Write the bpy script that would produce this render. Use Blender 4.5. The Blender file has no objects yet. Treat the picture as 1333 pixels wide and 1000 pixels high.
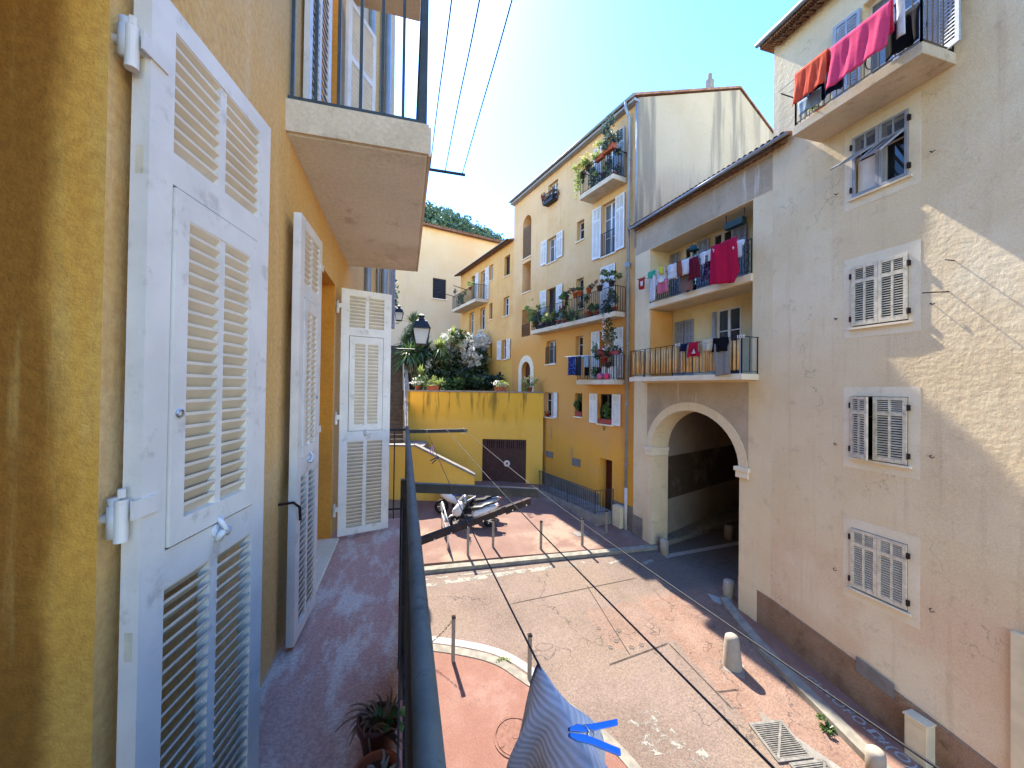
import bpy, bmesh, random
from math import *
from mathutils import Vector, Matrix, noise as mnoise

SC = bpy.context.scene
COL = SC.collection
PI = pi
CZ = 6.2                                   # eye height above the street datum

# ------------------------------------------------------------------ helpers
def lin(h):
    h = h.lstrip('#'); o = []
    for i in (0, 2, 4):
        v = int(h[i:i+2], 16)/255
        o.append(v/12.92 if v <= .04045 else ((v+.055)/1.055)**2.4)
    return (*o, 1)

class MB:
    def __init__(s): s.v = []; s.f = []; s.mi = []; s.cur = 0; s.uv = {}
    def add(s, vs, fs, M=None):
        b = len(s.v)
        s.v += [tuple(M @ Vector(p)) if M else tuple(p) for p in vs]
        for f in fs: s.f.append([b+i for i in f]); s.mi.append(s.cur)
        return s
    def box(s, x0, x1, y0, y1, z0, z1, M=None):
        x0, x1 = sorted((x0, x1)); y0, y1 = sorted((y0, y1)); z0, z1 = sorted((z0, z1))
        return s.add([(x0,y0,z0),(x1,y0,z0),(x1,y1,z0),(x0,y1,z0),(x0,y0,z1),(x1,y0,z1),(x1,y1,z1),(x0,y1,z1)],
            [(0,3,2,1),(4,5,6,7),(0,1,5,4),(1,2,6,5),(2,3,7,6),(3,0,4,7)], M)
    def poly(s, pts, M=None): return s.add(pts, [list(range(len(pts)))], M)
    def prism(s, pts, d, M=None):           # planar polygon swept along vector d
        n = len(pts); d = Vector(d)
        vs = [Vector(p) for p in pts] + [Vector(p)+d for p in pts]
        return s.add(vs, [list(range(n))[::-1], list(range(n, 2*n))] + [(i, (i+1) % n, n+(i+1) % n, n+i) for i in range(n)], M)
    def tube(s, pts, r, n=8, M=None, cap=True):
        pts = [Vector(p) for p in pts]; k = len(pts)
        rs = r if isinstance(r, (list, tuple)) else [r]*k
        t0 = (pts[1]-pts[0]).normalized()
        a = t0.orthogonal().normalized(); vs = []
        for i, p in enumerate(pts):
            t = (pts[min(i+1, k-1)]-pts[max(i-1, 0)]).normalized()
            a = (a - t*a.dot(t)).normalized(); b = t.cross(a)
            vs += [p + (a*cos(2*PI*j/n)+b*sin(2*PI*j/n))*rs[i] for j in range(n)]
        fs = [(i*n+j, i*n+(j+1) % n, (i+1)*n+(j+1) % n, (i+1)*n+j) for i in range(k-1) for j in range(n)]
        if cap: fs += [list(range(n))[::-1], [(k-1)*n+j for j in range(n)]]
        return s.add(vs, fs, M)
    def lathe(s, prof, n=16, M=None):
        k = len(prof); vs = [(r*cos(2*PI*j/n), r*sin(2*PI*j/n), z) for r, z in prof for j in range(n)]
        fs = [(i*n+j, i*n+(j+1) % n, (i+1)*n+(j+1) % n, (i+1)*n+j) for i in range(k-1) for j in range(n)]
        fs += [list(range(n))[::-1], [(k-1)*n+j for j in range(n)]]
        return s.add(vs, fs, M)
    def grid(s, nu, nv, fn, M=None):
        vs = [fn(i/(nu), j/(nv)) for j in range(nv+1) for i in range(nu+1)]
        return s.add(vs, [(j*(nu+1)+i, j*(nu+1)+i+1, (j+1)*(nu+1)+i+1, (j+1)*(nu+1)+i) for j in range(nv) for i in range(nu)], M)
    def bar(s, a, b, w, h, M=None):         # rectangular bar from a to b
        a = Vector(a); b = Vector(b); t = (b-a).normalized()
        up = Vector((0, 0, 1)) if abs(t.z) < .95 else Vector((1, 0, 0))
        x = t.cross(up).normalized()*w/2; y = x.cross(t).normalized()*h/2
        vs = [p+q for p in (a, b) for q in (x+y, x-y, -x-y, -x+y)]
        return s.add(vs, [(0,1,2,3),(7,6,5,4),(0,4,5,1),(1,5,6,2),(2,6,7,3),(3,7,4,0)], M)
    def build(s, name, mats, parent=None, loc=None, smooth=False, bevel=0, M=None, normals=True, sol=0, label=None):
        me = bpy.data.meshes.new(name)
        me.from_pydata(s.v, [], s.f)
        mats = mats if isinstance(mats, (list, tuple)) else [mats]
        for m_ in mats: me.materials.append(m_)
        me.polygons.foreach_set('material_index', s.mi)
        if normals or bevel:
            bm = bmesh.new(); bm.from_mesh(me)
            if bevel:
                bmesh.ops.remove_doubles(bm, verts=bm.verts, dist=1e-5)
                es = [e for e in bm.edges if len(e.link_faces) == 2 and e.calc_face_angle() > .6]
                bmesh.ops.bevel(bm, geom=es, offset=bevel, segments=2, affect='EDGES', profile=.5)
            bmesh.ops.recalc_face_normals(bm, faces=bm.faces)
            bm.to_mesh(me); bm.free()
        if smooth:
            me.polygons.foreach_set('use_smooth', [True]*len(me.polygons))
        o = bpy.data.objects.new(name, me); COL.objects.link(o)
        if parent: o.parent = parent
        if M is not None: o.matrix_local = M
        if loc is not None: o.location = loc
        if sol:
            md = o.modifiers.new('thickness', 'SOLIDIFY'); md.thickness = sol; md.offset = 0
        if label: o['label'] = label
        return o

def tag(o, label=None, cat=None, group=None, kind=None):
    for k, v in (('label', label), ('category', cat), ('group', group), ('kind', kind)):
        if v: o[k] = v
    return o
def root(name, label, cat, M=None, group=None):
    o = bpy.data.objects.new(name, None); COL.objects.link(o)
    o.empty_display_size = .2
    if M is not None: o.matrix_world = M
    return tag(o, label, cat, group)
def T(x, y, z, rz=0): return Matrix.Translation((x, y, z)) @ Matrix.Rotation(rz, 4, 'Z')
def dup(r, M, label=None, group=None, pal=None):
    c = r.copy(); COL.objects.link(c); c.matrix_world = M
    if label: c['label'] = label
    if group: c['group'] = group
    for ch in list(r.children):
        d = ch.copy(); COL.objects.link(d); d.parent = c
        for g in list(ch.children):
            e = g.copy(); COL.objects.link(e); e.parent = d
    return c

class Fac:                                  # facade frame: s along the wall, y outward, z up
    def __init__(s, ax, ay, bx, by):
        s.A = Vector((ax, ay, 0)); s.u = Vector((bx-ax, by-ay, 0)).normalized(); s.n = Vector((-s.u.y, s.u.x, 0))
        s.rz = atan2(s.u.y, s.u.x); s.M = T(ax, ay, 0, s.rz)
    def W(s, a, d, z, rz=0): return s.M @ T(a, d, z, rz)

PR = [(-200, -4.5), (-12, -2.9), (4, -0.55), (8, -0.05), (12.5, 0.45), (21, 1.1), (30, 1.2), (400, 3)]
def zg(y):
    for (a, b), (c, d) in zip(PR, PR[1:]):
        if y <= c: return b+(d-b)*(y-a)/(c-a)
    return PR[-1][1]
rnd = random.Random(7)

# ------------------------------------------------------------------ materials
class NT:
    def __init__(s, name, rough=.85, spec=.25):
        m = bpy.data.materials.new(name); m.use_nodes = True; s.m = m; s.t = m.node_tree; s.t.nodes.clear()
        s.out = s.n('ShaderNodeOutputMaterial'); s.b = s.n('ShaderNodeBsdfPrincipled')
        s.b.inputs['Roughness'].default_value = rough; s.b.inputs['Specular IOR Level'].default_value = spec
        s.l(s.b.outputs[0], s.out.inputs[0])
        s.co = s.n('ShaderNodeTexCoord').outputs['Object']
    def n(s, ty, **k):
        x = s.t.nodes.new(ty)
        for a, b in k.items(): setattr(x, a, b)
        return x
    def l(s, a, b): s.t.links.new(a, b)
    def setv(s, sock, v):
        if hasattr(v, 'links'): s.l(v, sock)
        else: sock.default_value = v
    def scale(s, v, vec=None, loc=(0, 0, 0), rot=(0, 0, 0)):
        x = s.n('ShaderNodeMapping'); s.l(vec or s.co, x.inputs[0]); x.inputs['Scale'].default_value = v
        x.inputs['Location'].default_value = loc; x.inputs['Rotation'].default_value = rot
        return x.outputs[0]
    def noise(s, sc, vec=None, det=5, rough=.55, dist=0):
        x = s.n('ShaderNodeTexNoise'); s.l(vec or s.co, x.inputs['Vector'])
        x.inputs['Scale'].default_value = sc; x.inputs['Detail'].default_value = det; x.inputs['Roughness'].default_value = rough
        x.inputs['Distortion'].default_value = dist
        return x.outputs[0]
    def voro(s, sc, vec=None, feat='DISTANCE_TO_EDGE', rnd=1):
        x = s.n('ShaderNodeTexVoronoi', feature=feat); s.l(vec or s.co, x.inputs['Vector']); x.inputs['Scale'].default_value = sc
        x.inputs['Randomness'].default_value = rnd
        return x.outputs[0]
    def wave(s, sc, vec=None, axis='X', dist=0):
        x = s.n('ShaderNodeTexWave', bands_direction=axis); s.l(vec or s.co, x.inputs['Vector']); x.inputs['Scale'].default_value = sc
        x.inputs['Distortion'].default_value = dist
        return x.outputs[1]
    def ramp(s, f, a, b, lo=0., hi=1.):      # smoothstep remap
        x = s.n('ShaderNodeMapRange', interpolation_type='SMOOTHSTEP'); s.l(f, x.inputs[0])
        for i, v in zip((1, 2, 3, 4), (a, b, lo, hi)): x.inputs[i].default_value = v
        return x.outputs[0]
    def math(s, op, a, b=0.):
        x = s.n('ShaderNodeMath', operation=op); s.setv(x.inputs[0], a); s.setv(x.inputs[1], b); return x.outputs[0]
    def mix(s, f, a, b, mode='MIX'):
        x = s.n('ShaderNodeMix', data_type='RGBA', blend_type=mode); s.setv(x.inputs[0], f); s.setv(x.inputs[6], a); s.setv(x.inputs[7], b)
        return x.outputs[2]
    def xyz(s, vec=None):
        x = s.n('ShaderNodeSeparateXYZ'); s.l(vec or s.co, x.inputs[0]); return x.outputs
    def bump(s, h, st=.3, d=.01):
        x = s.n('ShaderNodeBump'); s.l(h, x.inputs['Height']); x.inputs['Strength'].default_value = st; x.inputs['Distance'].default_value = d
        s.l(x.outputs[0], s.b.inputs['Normal']); return s
    def done(s, col):
        s.setv(s.b.inputs['Base Color'], col); return s.m

def plain(name, c, rough=.6, spec=.3, var=.1, nscale=8, metal=0, bump=0, bscale=40, dirt=None, damt=.5, dscale=6):
    t = NT(name, rough, spec); c = lin(c) if isinstance(c, str) else c
    t.b.inputs['Metallic'].default_value = metal
    dk = tuple(x*(1-var*2.2) for x in c[:3])+(1,); lt = tuple(min(1, x*(1+var)) for x in c[:3])+(1,)
    col = t.mix(t.ramp(t.noise(nscale), .3, .7), dk, lt)
    if dirt:
        col = t.mix(t.math('MULTIPLY', t.ramp(t.noise(dscale, det=9, rough=.7), .55, .68), damt), col, lin(dirt))
    if bump: t.bump(t.noise(bscale, det=4), bump, .004)
    return t.done(col)

def plaster(name, c1, c2, c3=None, scale=.9, rough=.92, fine=.1, bump=.5, bscale=22, bdist=.012, streak=None, samt=.5, sth=(.52, .72), sscale=(5, 5, .35), zones=(), dark=None, damt=.35, cracks=0, lumps=0, szone=None, xzone=None):
    t = NT(name, rough, .15)
    col = t.mix(t.ramp(t.noise(scale, det=6), .3, .7), lin(c1), lin(c2))
    z = t.xyz()[2]
    for (za, zb, c, amt, wob) in zones:      # full below za, none above zb
        h = t.math('ADD', z, t.math('MULTIPLY', t.math('SUBTRACT', t.noise(.55, det=6), .5), wob))
        f = t.math('MULTIPLY', t.ramp(h, za, zb, 1, 0), amt)
        col = t.mix(f, col, lin(c))
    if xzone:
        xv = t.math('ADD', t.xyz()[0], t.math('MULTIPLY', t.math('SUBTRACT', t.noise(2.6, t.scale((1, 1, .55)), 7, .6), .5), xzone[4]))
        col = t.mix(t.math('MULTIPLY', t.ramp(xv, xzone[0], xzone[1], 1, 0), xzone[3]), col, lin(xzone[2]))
    if c3: col = t.mix(t.math('MULTIPLY', t.ramp(t.noise(scale*.45, det=9, rough=.65), .5, .66), .75), col, lin(c3))
    if streak:
        st = t.noise(1, t.scale(sscale), det=6, rough=.6)
        sf = t.math('MULTIPLY', t.ramp(st, *sth), samt)
        if szone: sf = t.math('MULTIPLY', sf, t.ramp(t.math('ADD', z, t.math('MULTIPLY', t.noise(2.2, t.scale((1, 1, .2)), 5), 2.2)), *szone))
        col = t.mix(sf, col, lin(streak))
    if dark: col = t.mix(t.math('MULTIPLY', t.ramp(t.noise(2.6, det=9, rough=.7), .54, .7), damt), col, lin(dark))
    if cracks:
        wv = t.n('ShaderNodeVectorMath', operation='ADD'); nz = t.n('ShaderNodeTexNoise'); t.l(t.co, nz.inputs['Vector']); nz.inputs['Scale'].default_value = 2.6; nz.inputs['Detail'].default_value = 6; t.l(t.co, wv.inputs[0]); t.l(nz.outputs[1], wv.inputs[1]); cr = t.voro(.4, wv.outputs[0])
        cr = t.math('MULTIPLY', t.ramp(cr, 0, .006, 1, 0), t.ramp(t.noise(.8), .5, .6))
        col = t.mix(t.math('MULTIPLY', cr, cracks), col, (.05, .04, .03, 1))
    f = t.noise(38, det=6, rough=.7)
    col = t.mix(fine, col, t.mix(t.ramp(f, .35, .65), (.02, .018, .015, 1), (.9, .85, .75, 1)), 'OVERLAY')
    h = t.noise(bscale, det=8, rough=.62)
    if lumps: h = t.math('ADD', h, t.math('MULTIPLY', t.noise(3.2, det=5), lumps))
    t.bump(h, bump, bdist)
    return t.done(col)

M = {}
M['near_wall'] = plaster('ochre_render', 'cdb184', 'd6bd94', 'd2b88c', scale=1.0, zones=((7.4, 9.6, 'd8ac66', .9, 1.6),), fine=.16, bump=.8, bscale=130, bdist=.006, streak='e0c79a', samt=.55, sscale=(6, 6, .5), dark='a87a3c', damt=.25)
M['reveal'] = plaster('mustard_brown_reveal', 'cc9640', 'd6a24c', None, scale=1.6, xzone=(-.80, -.735, '84541e', .85, .2), fine=.14, bump=.8, bscale=130, bdist=.006, streak='cfae66', samt=.5, sscale=(14, 14, 1.2), dark='8a6428', damt=.3)  # browner towards the inner edge, with a wavering boundary
M['jamb_orange'] = plaster('orange_jamb_paint', 'b87a2c', 'c4873a', scale=2, bump=.3, dark='8f5c1f')
M['near_conc'] = plaster('balcony_concrete', 'c2b49a', 'cdc0a8', 'ac9c82', scale=1.6, fine=.1, bump=.35, bscale=60, bdist=.008, dark='7c6850', damt=.55, cracks=.0)
M['near_conc2'] = plaster('balcony_soffit', 'ccccc0', 'd4d4c8', 'b8b6a8', scale=1.6, fine=.14, bump=.35, bscale=60, bdist=.008, dark='9c9280', damt=.6)
M['right_wall'] = plaster('grey_render', 'd2bc94', 'dac7a2', 'decfae', scale=.7, fine=.12, bump=.75, bscale=9, bdist=.02, streak='b8a180', samt=.4, zones=((2.35, 3.0, 'd4b693', .75, 1.5),), dark='a9946f', damt=.4, lumps=.35, cracks=.35)
M['right_dado'] = plaster('brown_dado', '84684f', '937860', '6c5440', scale=2, fine=.2, bump=.8, bscale=18, bdist=.02, dark='5a4636', damt=.6)
M['trim'] = plaster('pale_trim', 'd6c7a8', 'ddd0b4', scale=2, fine=.1, bump=.3, bscale=30, bdist=.006, dark='a39581', damt=.3)
M['gate_wall'] = plaster('beige_render', 'd0bb94', 'd8c5a0', 'c2af8c', scale=.8, fine=.12, bump=.5, streak='d6ccb8', samt=.3, sscale=(4, 4, .3), dark='94856d', damt=.3)
M['gate_dark'] = plaster('stained_grey_render', 'a6947a', 'b2a086', '97866c', scale=1.1, fine=.15, bump=.5, streak='cfc4b2', samt=.75, sth=(.6, .68), sscale=(2.6, 2.6, .22), dark='7c7062', damt=.5)
M['loggia_wall'] = plaster('cream_loggia_render', 'd4bc88', 'd9c596', 'c6ac7a', scale=1, fine=.12, bump=.3, zones=((7.6, 8.3, 'b3ad92', .7, 1.),), dark='a4946c')
M['loggia_orange'] = plaster('orange_loggia_render', 'c98c48', 'd19a58', scale=1, bump=.3)
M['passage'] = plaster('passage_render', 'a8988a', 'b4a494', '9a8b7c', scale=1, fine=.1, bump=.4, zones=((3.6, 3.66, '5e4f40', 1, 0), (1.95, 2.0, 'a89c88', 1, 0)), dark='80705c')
M['yellow'] = plaster('ochre_facade', 'ceaa78', 'd5b486', 'c39a62', scale=.55, fine=.14, bump=.5, bscale=14, bdist=.02, zones=((8.4, 13.5, 'c9924c', .7, 3), (8.2, 9.6, 'c88c42', .75, .8), (3.2, 4.8, 'd69c3a', .85, 3.2)), streak='b98f52', samt=.4, sscale=(3.5, 3.5, .22), dark='a8813f', damt=.3)
M['yellow_low'] = plaster('ochre_low_facade', 'cda062', 'd3aa70', 'be8e50', scale=.55, fine=.14, bump=.5, zones=((8., 10.5, 'd0a044', .8, 2),), streak='b08a50', samt=.5, sscale=(3.5, 3.5, .22), dark='a07c48', damt=.45)
M['gable'] = plaster('cream_gable', 'bba988', 'c4b292', 'b4a07e', scale=.4, fine=.1, bump=.4, streak='857b6a', samt=.85, sth=(.47, .63), sscale=(1.4, 1.4, .12), dark='a89a80', damt=.3)
M['far_wall'] = plaster('pale_peach_render', 'd2b080', 'd8bc90', 'd6a874', scale=.25, fine=.08, bump=.4, zones=((9, 16, 'cdbd9c', .8, 3),), streak='b8a888', samt=.3, sscale=(1.2, 1.2, .15))
M['grey_dado'] = plaster('grey_dado', '776e62', '83796c', '6a6258', scale=1.5, fine=.15, bump=.5, dark='514a42', damt=.6)
M['retain'] = plaster('yellow_retaining_paint', 'd9a83c', 'deb046', 'd2a038', scale=.6, fine=.1, bump=.4, streak='6e5a2c', samt=.8, sth=(.5, .64), sscale=(3.2, 3.2, .3), szone=(5.2, 6.6), zones=((4.35, 4.75, 'e0b454', 1, 1.2),))
M['retain_low'] = plaster('pale_yellow_paint', 'dcae4c', 'e2b658', 'd6a846', scale=.6, fine=.1, bump=.4, dark='ae8a44', damt=.25)
M['step'] = plain('dark_step_stone', '4d463d', .9, .2, .15, 4, dirt='33302b', damt=.6)
M['soil'] = plain('dark_soil', '4a3c2c', .95, .1, .2, 5, bump=.5)
M['stone'] = plain('kerb_stone', '8c8576', .9, .2, .12, 5, bump=.4, bscale=30, dirt='7d7464', damt=.6)
M['stone_w'] = plain('white_bollard_concrete', '9c9282', .85, .2, .06, 6, bump=.3, dirt='8c8272', damt=.5)
M['conc'] = plain('grey_concrete', '8c857a', .9, .2, .12, 3, bump=.4, dirt='5e584c', damt=.6, dscale=3)
M['post'] = plain('grey_post_paint', '857d70', .6, .35, .08, 12, dirt='6d6558', damt=.5)
M['iron'] = plain('dark_iron', '2a2b2d', .55, .4, .15, 20, metal=.3)
M['iron_green'] = plain('green_grey_iron', '353f40', .5, .4, .12, 14, dirt='5b4636', damt=.4)
M['rail_blue'] = plain('worn_blue_grey_rail_paint', '55574f', .65, .25, .12, 10, bump=.2, bscale=90, dirt='3b3835', damt=.8, dscale=22)
M['rust'] = plain('rusty_steel', '2c1f1a', .8, .3, .2, 18, bump=.4, dirt='54321f', damt=.5, dscale=14)
M['near_iron'] = plain('black_balcony_iron', '1b1a1a', .55, .35, .2, 20, dirt='40352c', damt=.5, dscale=20)
M['shut_white'] = plain('white_shutter_paint', 'd6d0c4', .5, .35, .045, 5, bump=.3, bscale=45, dirt='a0978a', damt=.5, dscale=9)
M['shut_cream'] = plain('cream_slat_paint', 'd4c9b4', .5, .35, .05, 6, dirt='a09788', damt=.3)
M['shut_far'] = plain('pale_shutter_paint', 'd6d2c8', .55, .3, .05, 3)
M['shut_old'] = plain('weathered_shutter_paint', 'cfc3a8', .75, .2, .1, 8, bump=.4, dirt='7d7262', damt=.65, dscale=9)
M['shut_gap'] = plain('painted_gap_shade', '3a362f', .9, .1, .1, 8)  # near-black sheet behind the slats, the shade of the gaps put into colour
M['shut_grey'] = plain('grey_shutter_paint', '8f9298', .6, .3, .06, 4)
M['shut_bluegrey'] = plain('blue_grey_shutter_paint', '98a1aa', .6, .3, .06, 4)
M['win_white'] = plain('white_window_paint', 'cdcbc6', .5, .35, .04, 5)
M['win_brown'] = plain('brown_window_wood', '4a3526', .6, .3, .15, 6)
M['curtain'] = plain('white_curtain', 'e0dace', .9, .1, .05, 3)
M['roller'] = plain('tan_roller_blind', '9c7a4c', .8, .2, .08, 5)
M['red_door'] = plain('dark_red_door', '4c1f1a', .5, .35, .12, 4)
M['garage'] = plain('maroon_garage_paint', '3b2022', .5, .35, .12, 3, dirt='5b4340', damt=.4, dscale=4)
M['pipe'] = plain('zinc_pipe', '8d9499', .5, .4, .08, 3, metal=.2)
M['pipe_w'] = plain('white_pipe', 'bdb9b0', .5, .3, .06, 3)
M['terracotta'] = plain('terracotta', 'a3583a', .85, .2, .12, 10, dirt='c49a7c', damt=.4)
M['darkpot'] = plain('dark_plastic_pot', '3a2f2e', .5, .35, .1, 10)
M['redbox'] = plain('red_planter', '8f2a28', .5, .35, .08, 10)
M['bamboo'] = plain('bamboo_cane', 'd2a76c', .6, .3, .12, 3, dirt='8a6640', damt=.4)
M['white_pl'] = plain('white_plastic', 'd0cfcb', .4, .4, .03)
M['cream_box'] = plain('cream_cabinet', 'd2c19c', .6, .3, .05, 3)
M['grille'] = plain('grey_grille', '77716a', .6, .3, .08, 6)
M['black'] = plain('black_rubber', '151516', .7, .3, .1)
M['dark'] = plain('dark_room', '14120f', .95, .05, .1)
M['chrome'] = plain('bright_metal', 'b8b8b8', .3, .5, .03, metal=.9)
M['wire'] = plain('black_wire', '1c1c1e', .5, .3, .05)
M['rope'] = plain('pale_cord', '9a958c', .8, .2, .05)
M['chalk'] = plain('white_chalk_paint', '9f9b93', .9, .1, .08, 20)

def glass(name, tint, rough=.06):
    t = NT(name, rough, .5); return t.done(lin(tint))
M['glass'] = glass('dark_window_glass', '23282c')
M['glass_l'] = glass('pale_window_glass', '5d6468', .1)
def glass_clear():
    t = NT('clear_glass'); t.t.nodes.remove(t.b)
    tr = t.n('ShaderNodeBsdfTransparent'); gl = t.n('ShaderNodeBsdfGlossy'); gl.inputs['Roughness'].default_value = .04
    mx = t.n('ShaderNodeMixShader'); fr = t.n('ShaderNodeFresnel'); fr.inputs[0].default_value = 1.5
    t.l(t.math('ADD', fr.outputs[0], .05), mx.inputs[0]); t.l(tr.outputs[0], mx.inputs[1]); t.l(gl.outputs[0], mx.inputs[2]); t.l(mx.outputs[0], t.out.inputs[0])
    return t.m
M['glass_clear'] = glass_clear()
def lamp_glass():
    t = NT('frosted_lamp_glass', .3, .4); t.b.inputs['Transmission Weight'].default_value = .5; return t.done(lin('d5d8d6'))
M['lamp_glass'] = lamp_glass()

def leafmat(name, a, b, tr=.35):
    t = NT(name, .6, .25); t.t.nodes.remove(t.b)
    col = t.mix(t.ramp(t.noise(3.5, det=4), .35, .65), lin(a), lin(b))
    d = t.n('ShaderNodeBsdfDiffuse'); r = t.n('ShaderNodeBsdfTranslucent'); g = t.n('ShaderNodeBsdfGlossy'); g.inputs['Roughness'].default_value = .45
    t.l(col, d.inputs[0]); t.l(col, r.inputs[0]); m1 = t.n('ShaderNodeMixShader'); m1.inputs[0].default_value = tr
    t.l(d.outputs[0], m1.inputs[1]); t.l(r.outputs[0], m1.inputs[2])
    m2 = t.n('ShaderNodeMixShader'); m2.inputs[0].default_value = .05; t.l(m1.outputs[0], m2.inputs[1]); t.l(g.outputs[0], m2.inputs[2]); t.l(m2.outputs[0], t.out.inputs[0])
    return t.m
M['leaf_dark'] = leafmat('dark_foliage', '26351c', '3d5228')
M['leaf_mid'] = leafmat('green_foliage', '40582c', '5d7838')
M['leaf_light'] = leafmat('yellow_green_foliage', '7d8f46', 'a3ad62', .45)
M['leaf_blue'] = leafmat('blue_green_foliage', '3a5048', '55695c')
M['leaf_dry'] = leafmat('dry_foliage', '806046', 'a08264')
M['flower_w'] = leafmat('white_blossom', 'd8d4c2', 'e4e2d8', .4)
M['flower_y'] = leafmat('yellow_blossom', 'c4b45c', 'd8cf94', .3)
M['flower_r'] = leafmat('red_blossom', '9c3040', 'b8505c', .3)
M['pine'] = leafmat('pine_wood', '3c5138', '58704a', .25)
M['bark'] = plain('grey_bark', '6d5c48', .95, .1, .15, 8, bump=.6)

def fabric(name, c, c2=None, ribs=0, var=.06, tr=.25):
    t = NT(name, .95, .1); c = lin(c)
    col = t.mix(t.ramp(t.noise(14), .35, .65), tuple(x*(1-var) for x in c[:3])+(1,), tuple(min(1, x*(1+var)) for x in c[:3])+(1,))
    if c2: col = t.mix(t.ramp(t.noise(9, det=3), .5, .53), col, lin(c2))
    w = t.n('ShaderNodeBsdfTranslucent'); t.l(col, w.inputs[0]); mx = t.n('ShaderNodeMixShader'); mx.inputs[0].default_value = tr
    t.done(col); t.l(t.b.outputs[0], mx.inputs[1]); t.l(w.outputs[0], mx.inputs[2]); t.l(mx.outputs[0], t.out.inputs[0])
    t.bump(t.noise(120, det=3), .15, .003)
    return t.m
for n, a, b in (('white', 'cfcfcf', 0), ('pink', 'cf6f8c', 0), ('hotpink', 'd8496c', 0), ('crimson', 'b81c40', 0), ('orange', 'd0553a', 0), ('maroon', '6d2030', 0), ('navy', '1b2240', 0), ('blackc', '17171c', 0),
                ('green', '3fa080', 0), ('yellowc', 'cfc13c', 0), ('brown', '8c4a34', 0), ('purple', '2c2036', '6a5a78'), ('greyc', '8a8880', 0), ('cream', 'c4bea6', 0), ('red', 'b0203c', 0), ('rosepink', 'c46a80', 0),
                ('bluecloth', '222e5c', '3d5290'), ('denim', '2a3140', 0), ('picture', '6f6a62', '9a5a48'), ('lightblue', '8fa6b8', 0), ('redbag', 'a8322a', 0), ('teal', '2f5560', 0)):
    M['c_'+n] = fabric('cloth_'+n, a, b or None)

# road and paving
def road_mat():
    t = NT('worn_asphalt', .92, .2); P = t.n('ShaderNodeNewGeometry').outputs['Position']; x, y, z = t.xyz(P)
    col = t.mix(t.ramp(t.noise(.6, P, 6), .3, .7), lin('73645a'), lin('827268'))
    col = t.mix(t.math('MULTIPLY', t.ramp(t.noise(.28, P, 8, .6), .5, .64), .5), col, lin('80705f'))
    wob = t.math('MULTIPLY', t.math('SUBTRACT', t.noise(1.2, P, 6), .5), .5)
    # red painted band beside the grey house and the square red patch
    red = t.mix(t.ramp(t.noise(1.6, P, 7, .6), .32, .68), lin('806658'), lin('8d7466'))
    b1 = t.math('MULTIPLY', t.ramp(t.math('ADD', x, wob), 6.5, 6.65), t.ramp(t.math('ADD', y, wob), 9.8, 10.2, 1, 0))
    b2 = t.math('MULTIPLY', t.math('MULTIPLY', t.ramp(t.math('ADD', x, wob), 4.75, 4.9), t.ramp(t.math('ADD', y, wob), 8.35, 8.45)), t.ramp(t.math('ADD', y, wob), 9.75, 9.9, 1, 0))
    f = t.math('MAXIMUM', b1, t.math('MULTIPLY', b2, .6))
    wear = t.ramp(t.noise(.9, P, 9, .7), .3, .5)
    col = t.mix(t.math('MULTIPLY', f, wear), col, red)
    pale = t.ramp(t.noise(1.1, P, 10, .72), .64, .7)
    col = t.mix(t.math('MULTIPLY', pale, .3), col, lin('9a8e7c'))
    # the far strip in the passage mouth is grey asphalt
    g = t.math('MULTIPLY', t.ramp(t.math('ADD', x, wob), 7.6, 8.2), t.ramp(t.math('ADD', y, wob), 9.9, 10.4))
    col = t.mix(g, col, lin('6b625b'))
    sp = t.noise(70, P, 3, .8)
    col = t.mix(.28, col, t.mix(t.ramp(sp, .35, .65), (.03, .025, .02, 1), (.85, .8, .7, 1)), 'OVERLAY')
    col = t.mix(.35, col, t.mix(t.ramp(t.noise(24, P, 4, .8), .36, .64), (.12, .1, .08, 1), (.8, .76, .68, 1)), 'OVERLAY')
    dk = t.ramp(t.noise(9, P, 8, .78), .58, .68)
    col = t.mix(t.math('MULTIPLY', dk, .3), col, lin('463d36'))
    cr = t.voro(.3, t.n_distort(P) if hasattr(t, 'n_distort') else P)
    wv = t.n('ShaderNodeVectorMath', operation='ADD'); nz = t.n('ShaderNodeTexNoise'); t.l(P, nz.inputs['Vector']); nz.inputs['Scale'].default_value = 2.2; nz.inputs['Detail'].default_value = 6
    t.l(P, wv.inputs[0]); t.l(nz.outputs[1], wv.inputs[1]); cr = t.voro(.42, wv.outputs[0])
    cm = t.math('MULTIPLY', t.ramp(cr, .0, .009, 1, 0), t.ramp(t.noise(.5, P), .46, .54))
    col = t.mix(t.math('MULTIPLY', cm, .75), col, (.05, .04, .035, 1))
    t.bump(t.math('ADD', t.noise(45, P, 6, .7), t.math('MULTIPLY', t.noise(2, P), 2.)), .5, .012)
    return t.done(col)
M['road'] = road_mat()
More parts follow.
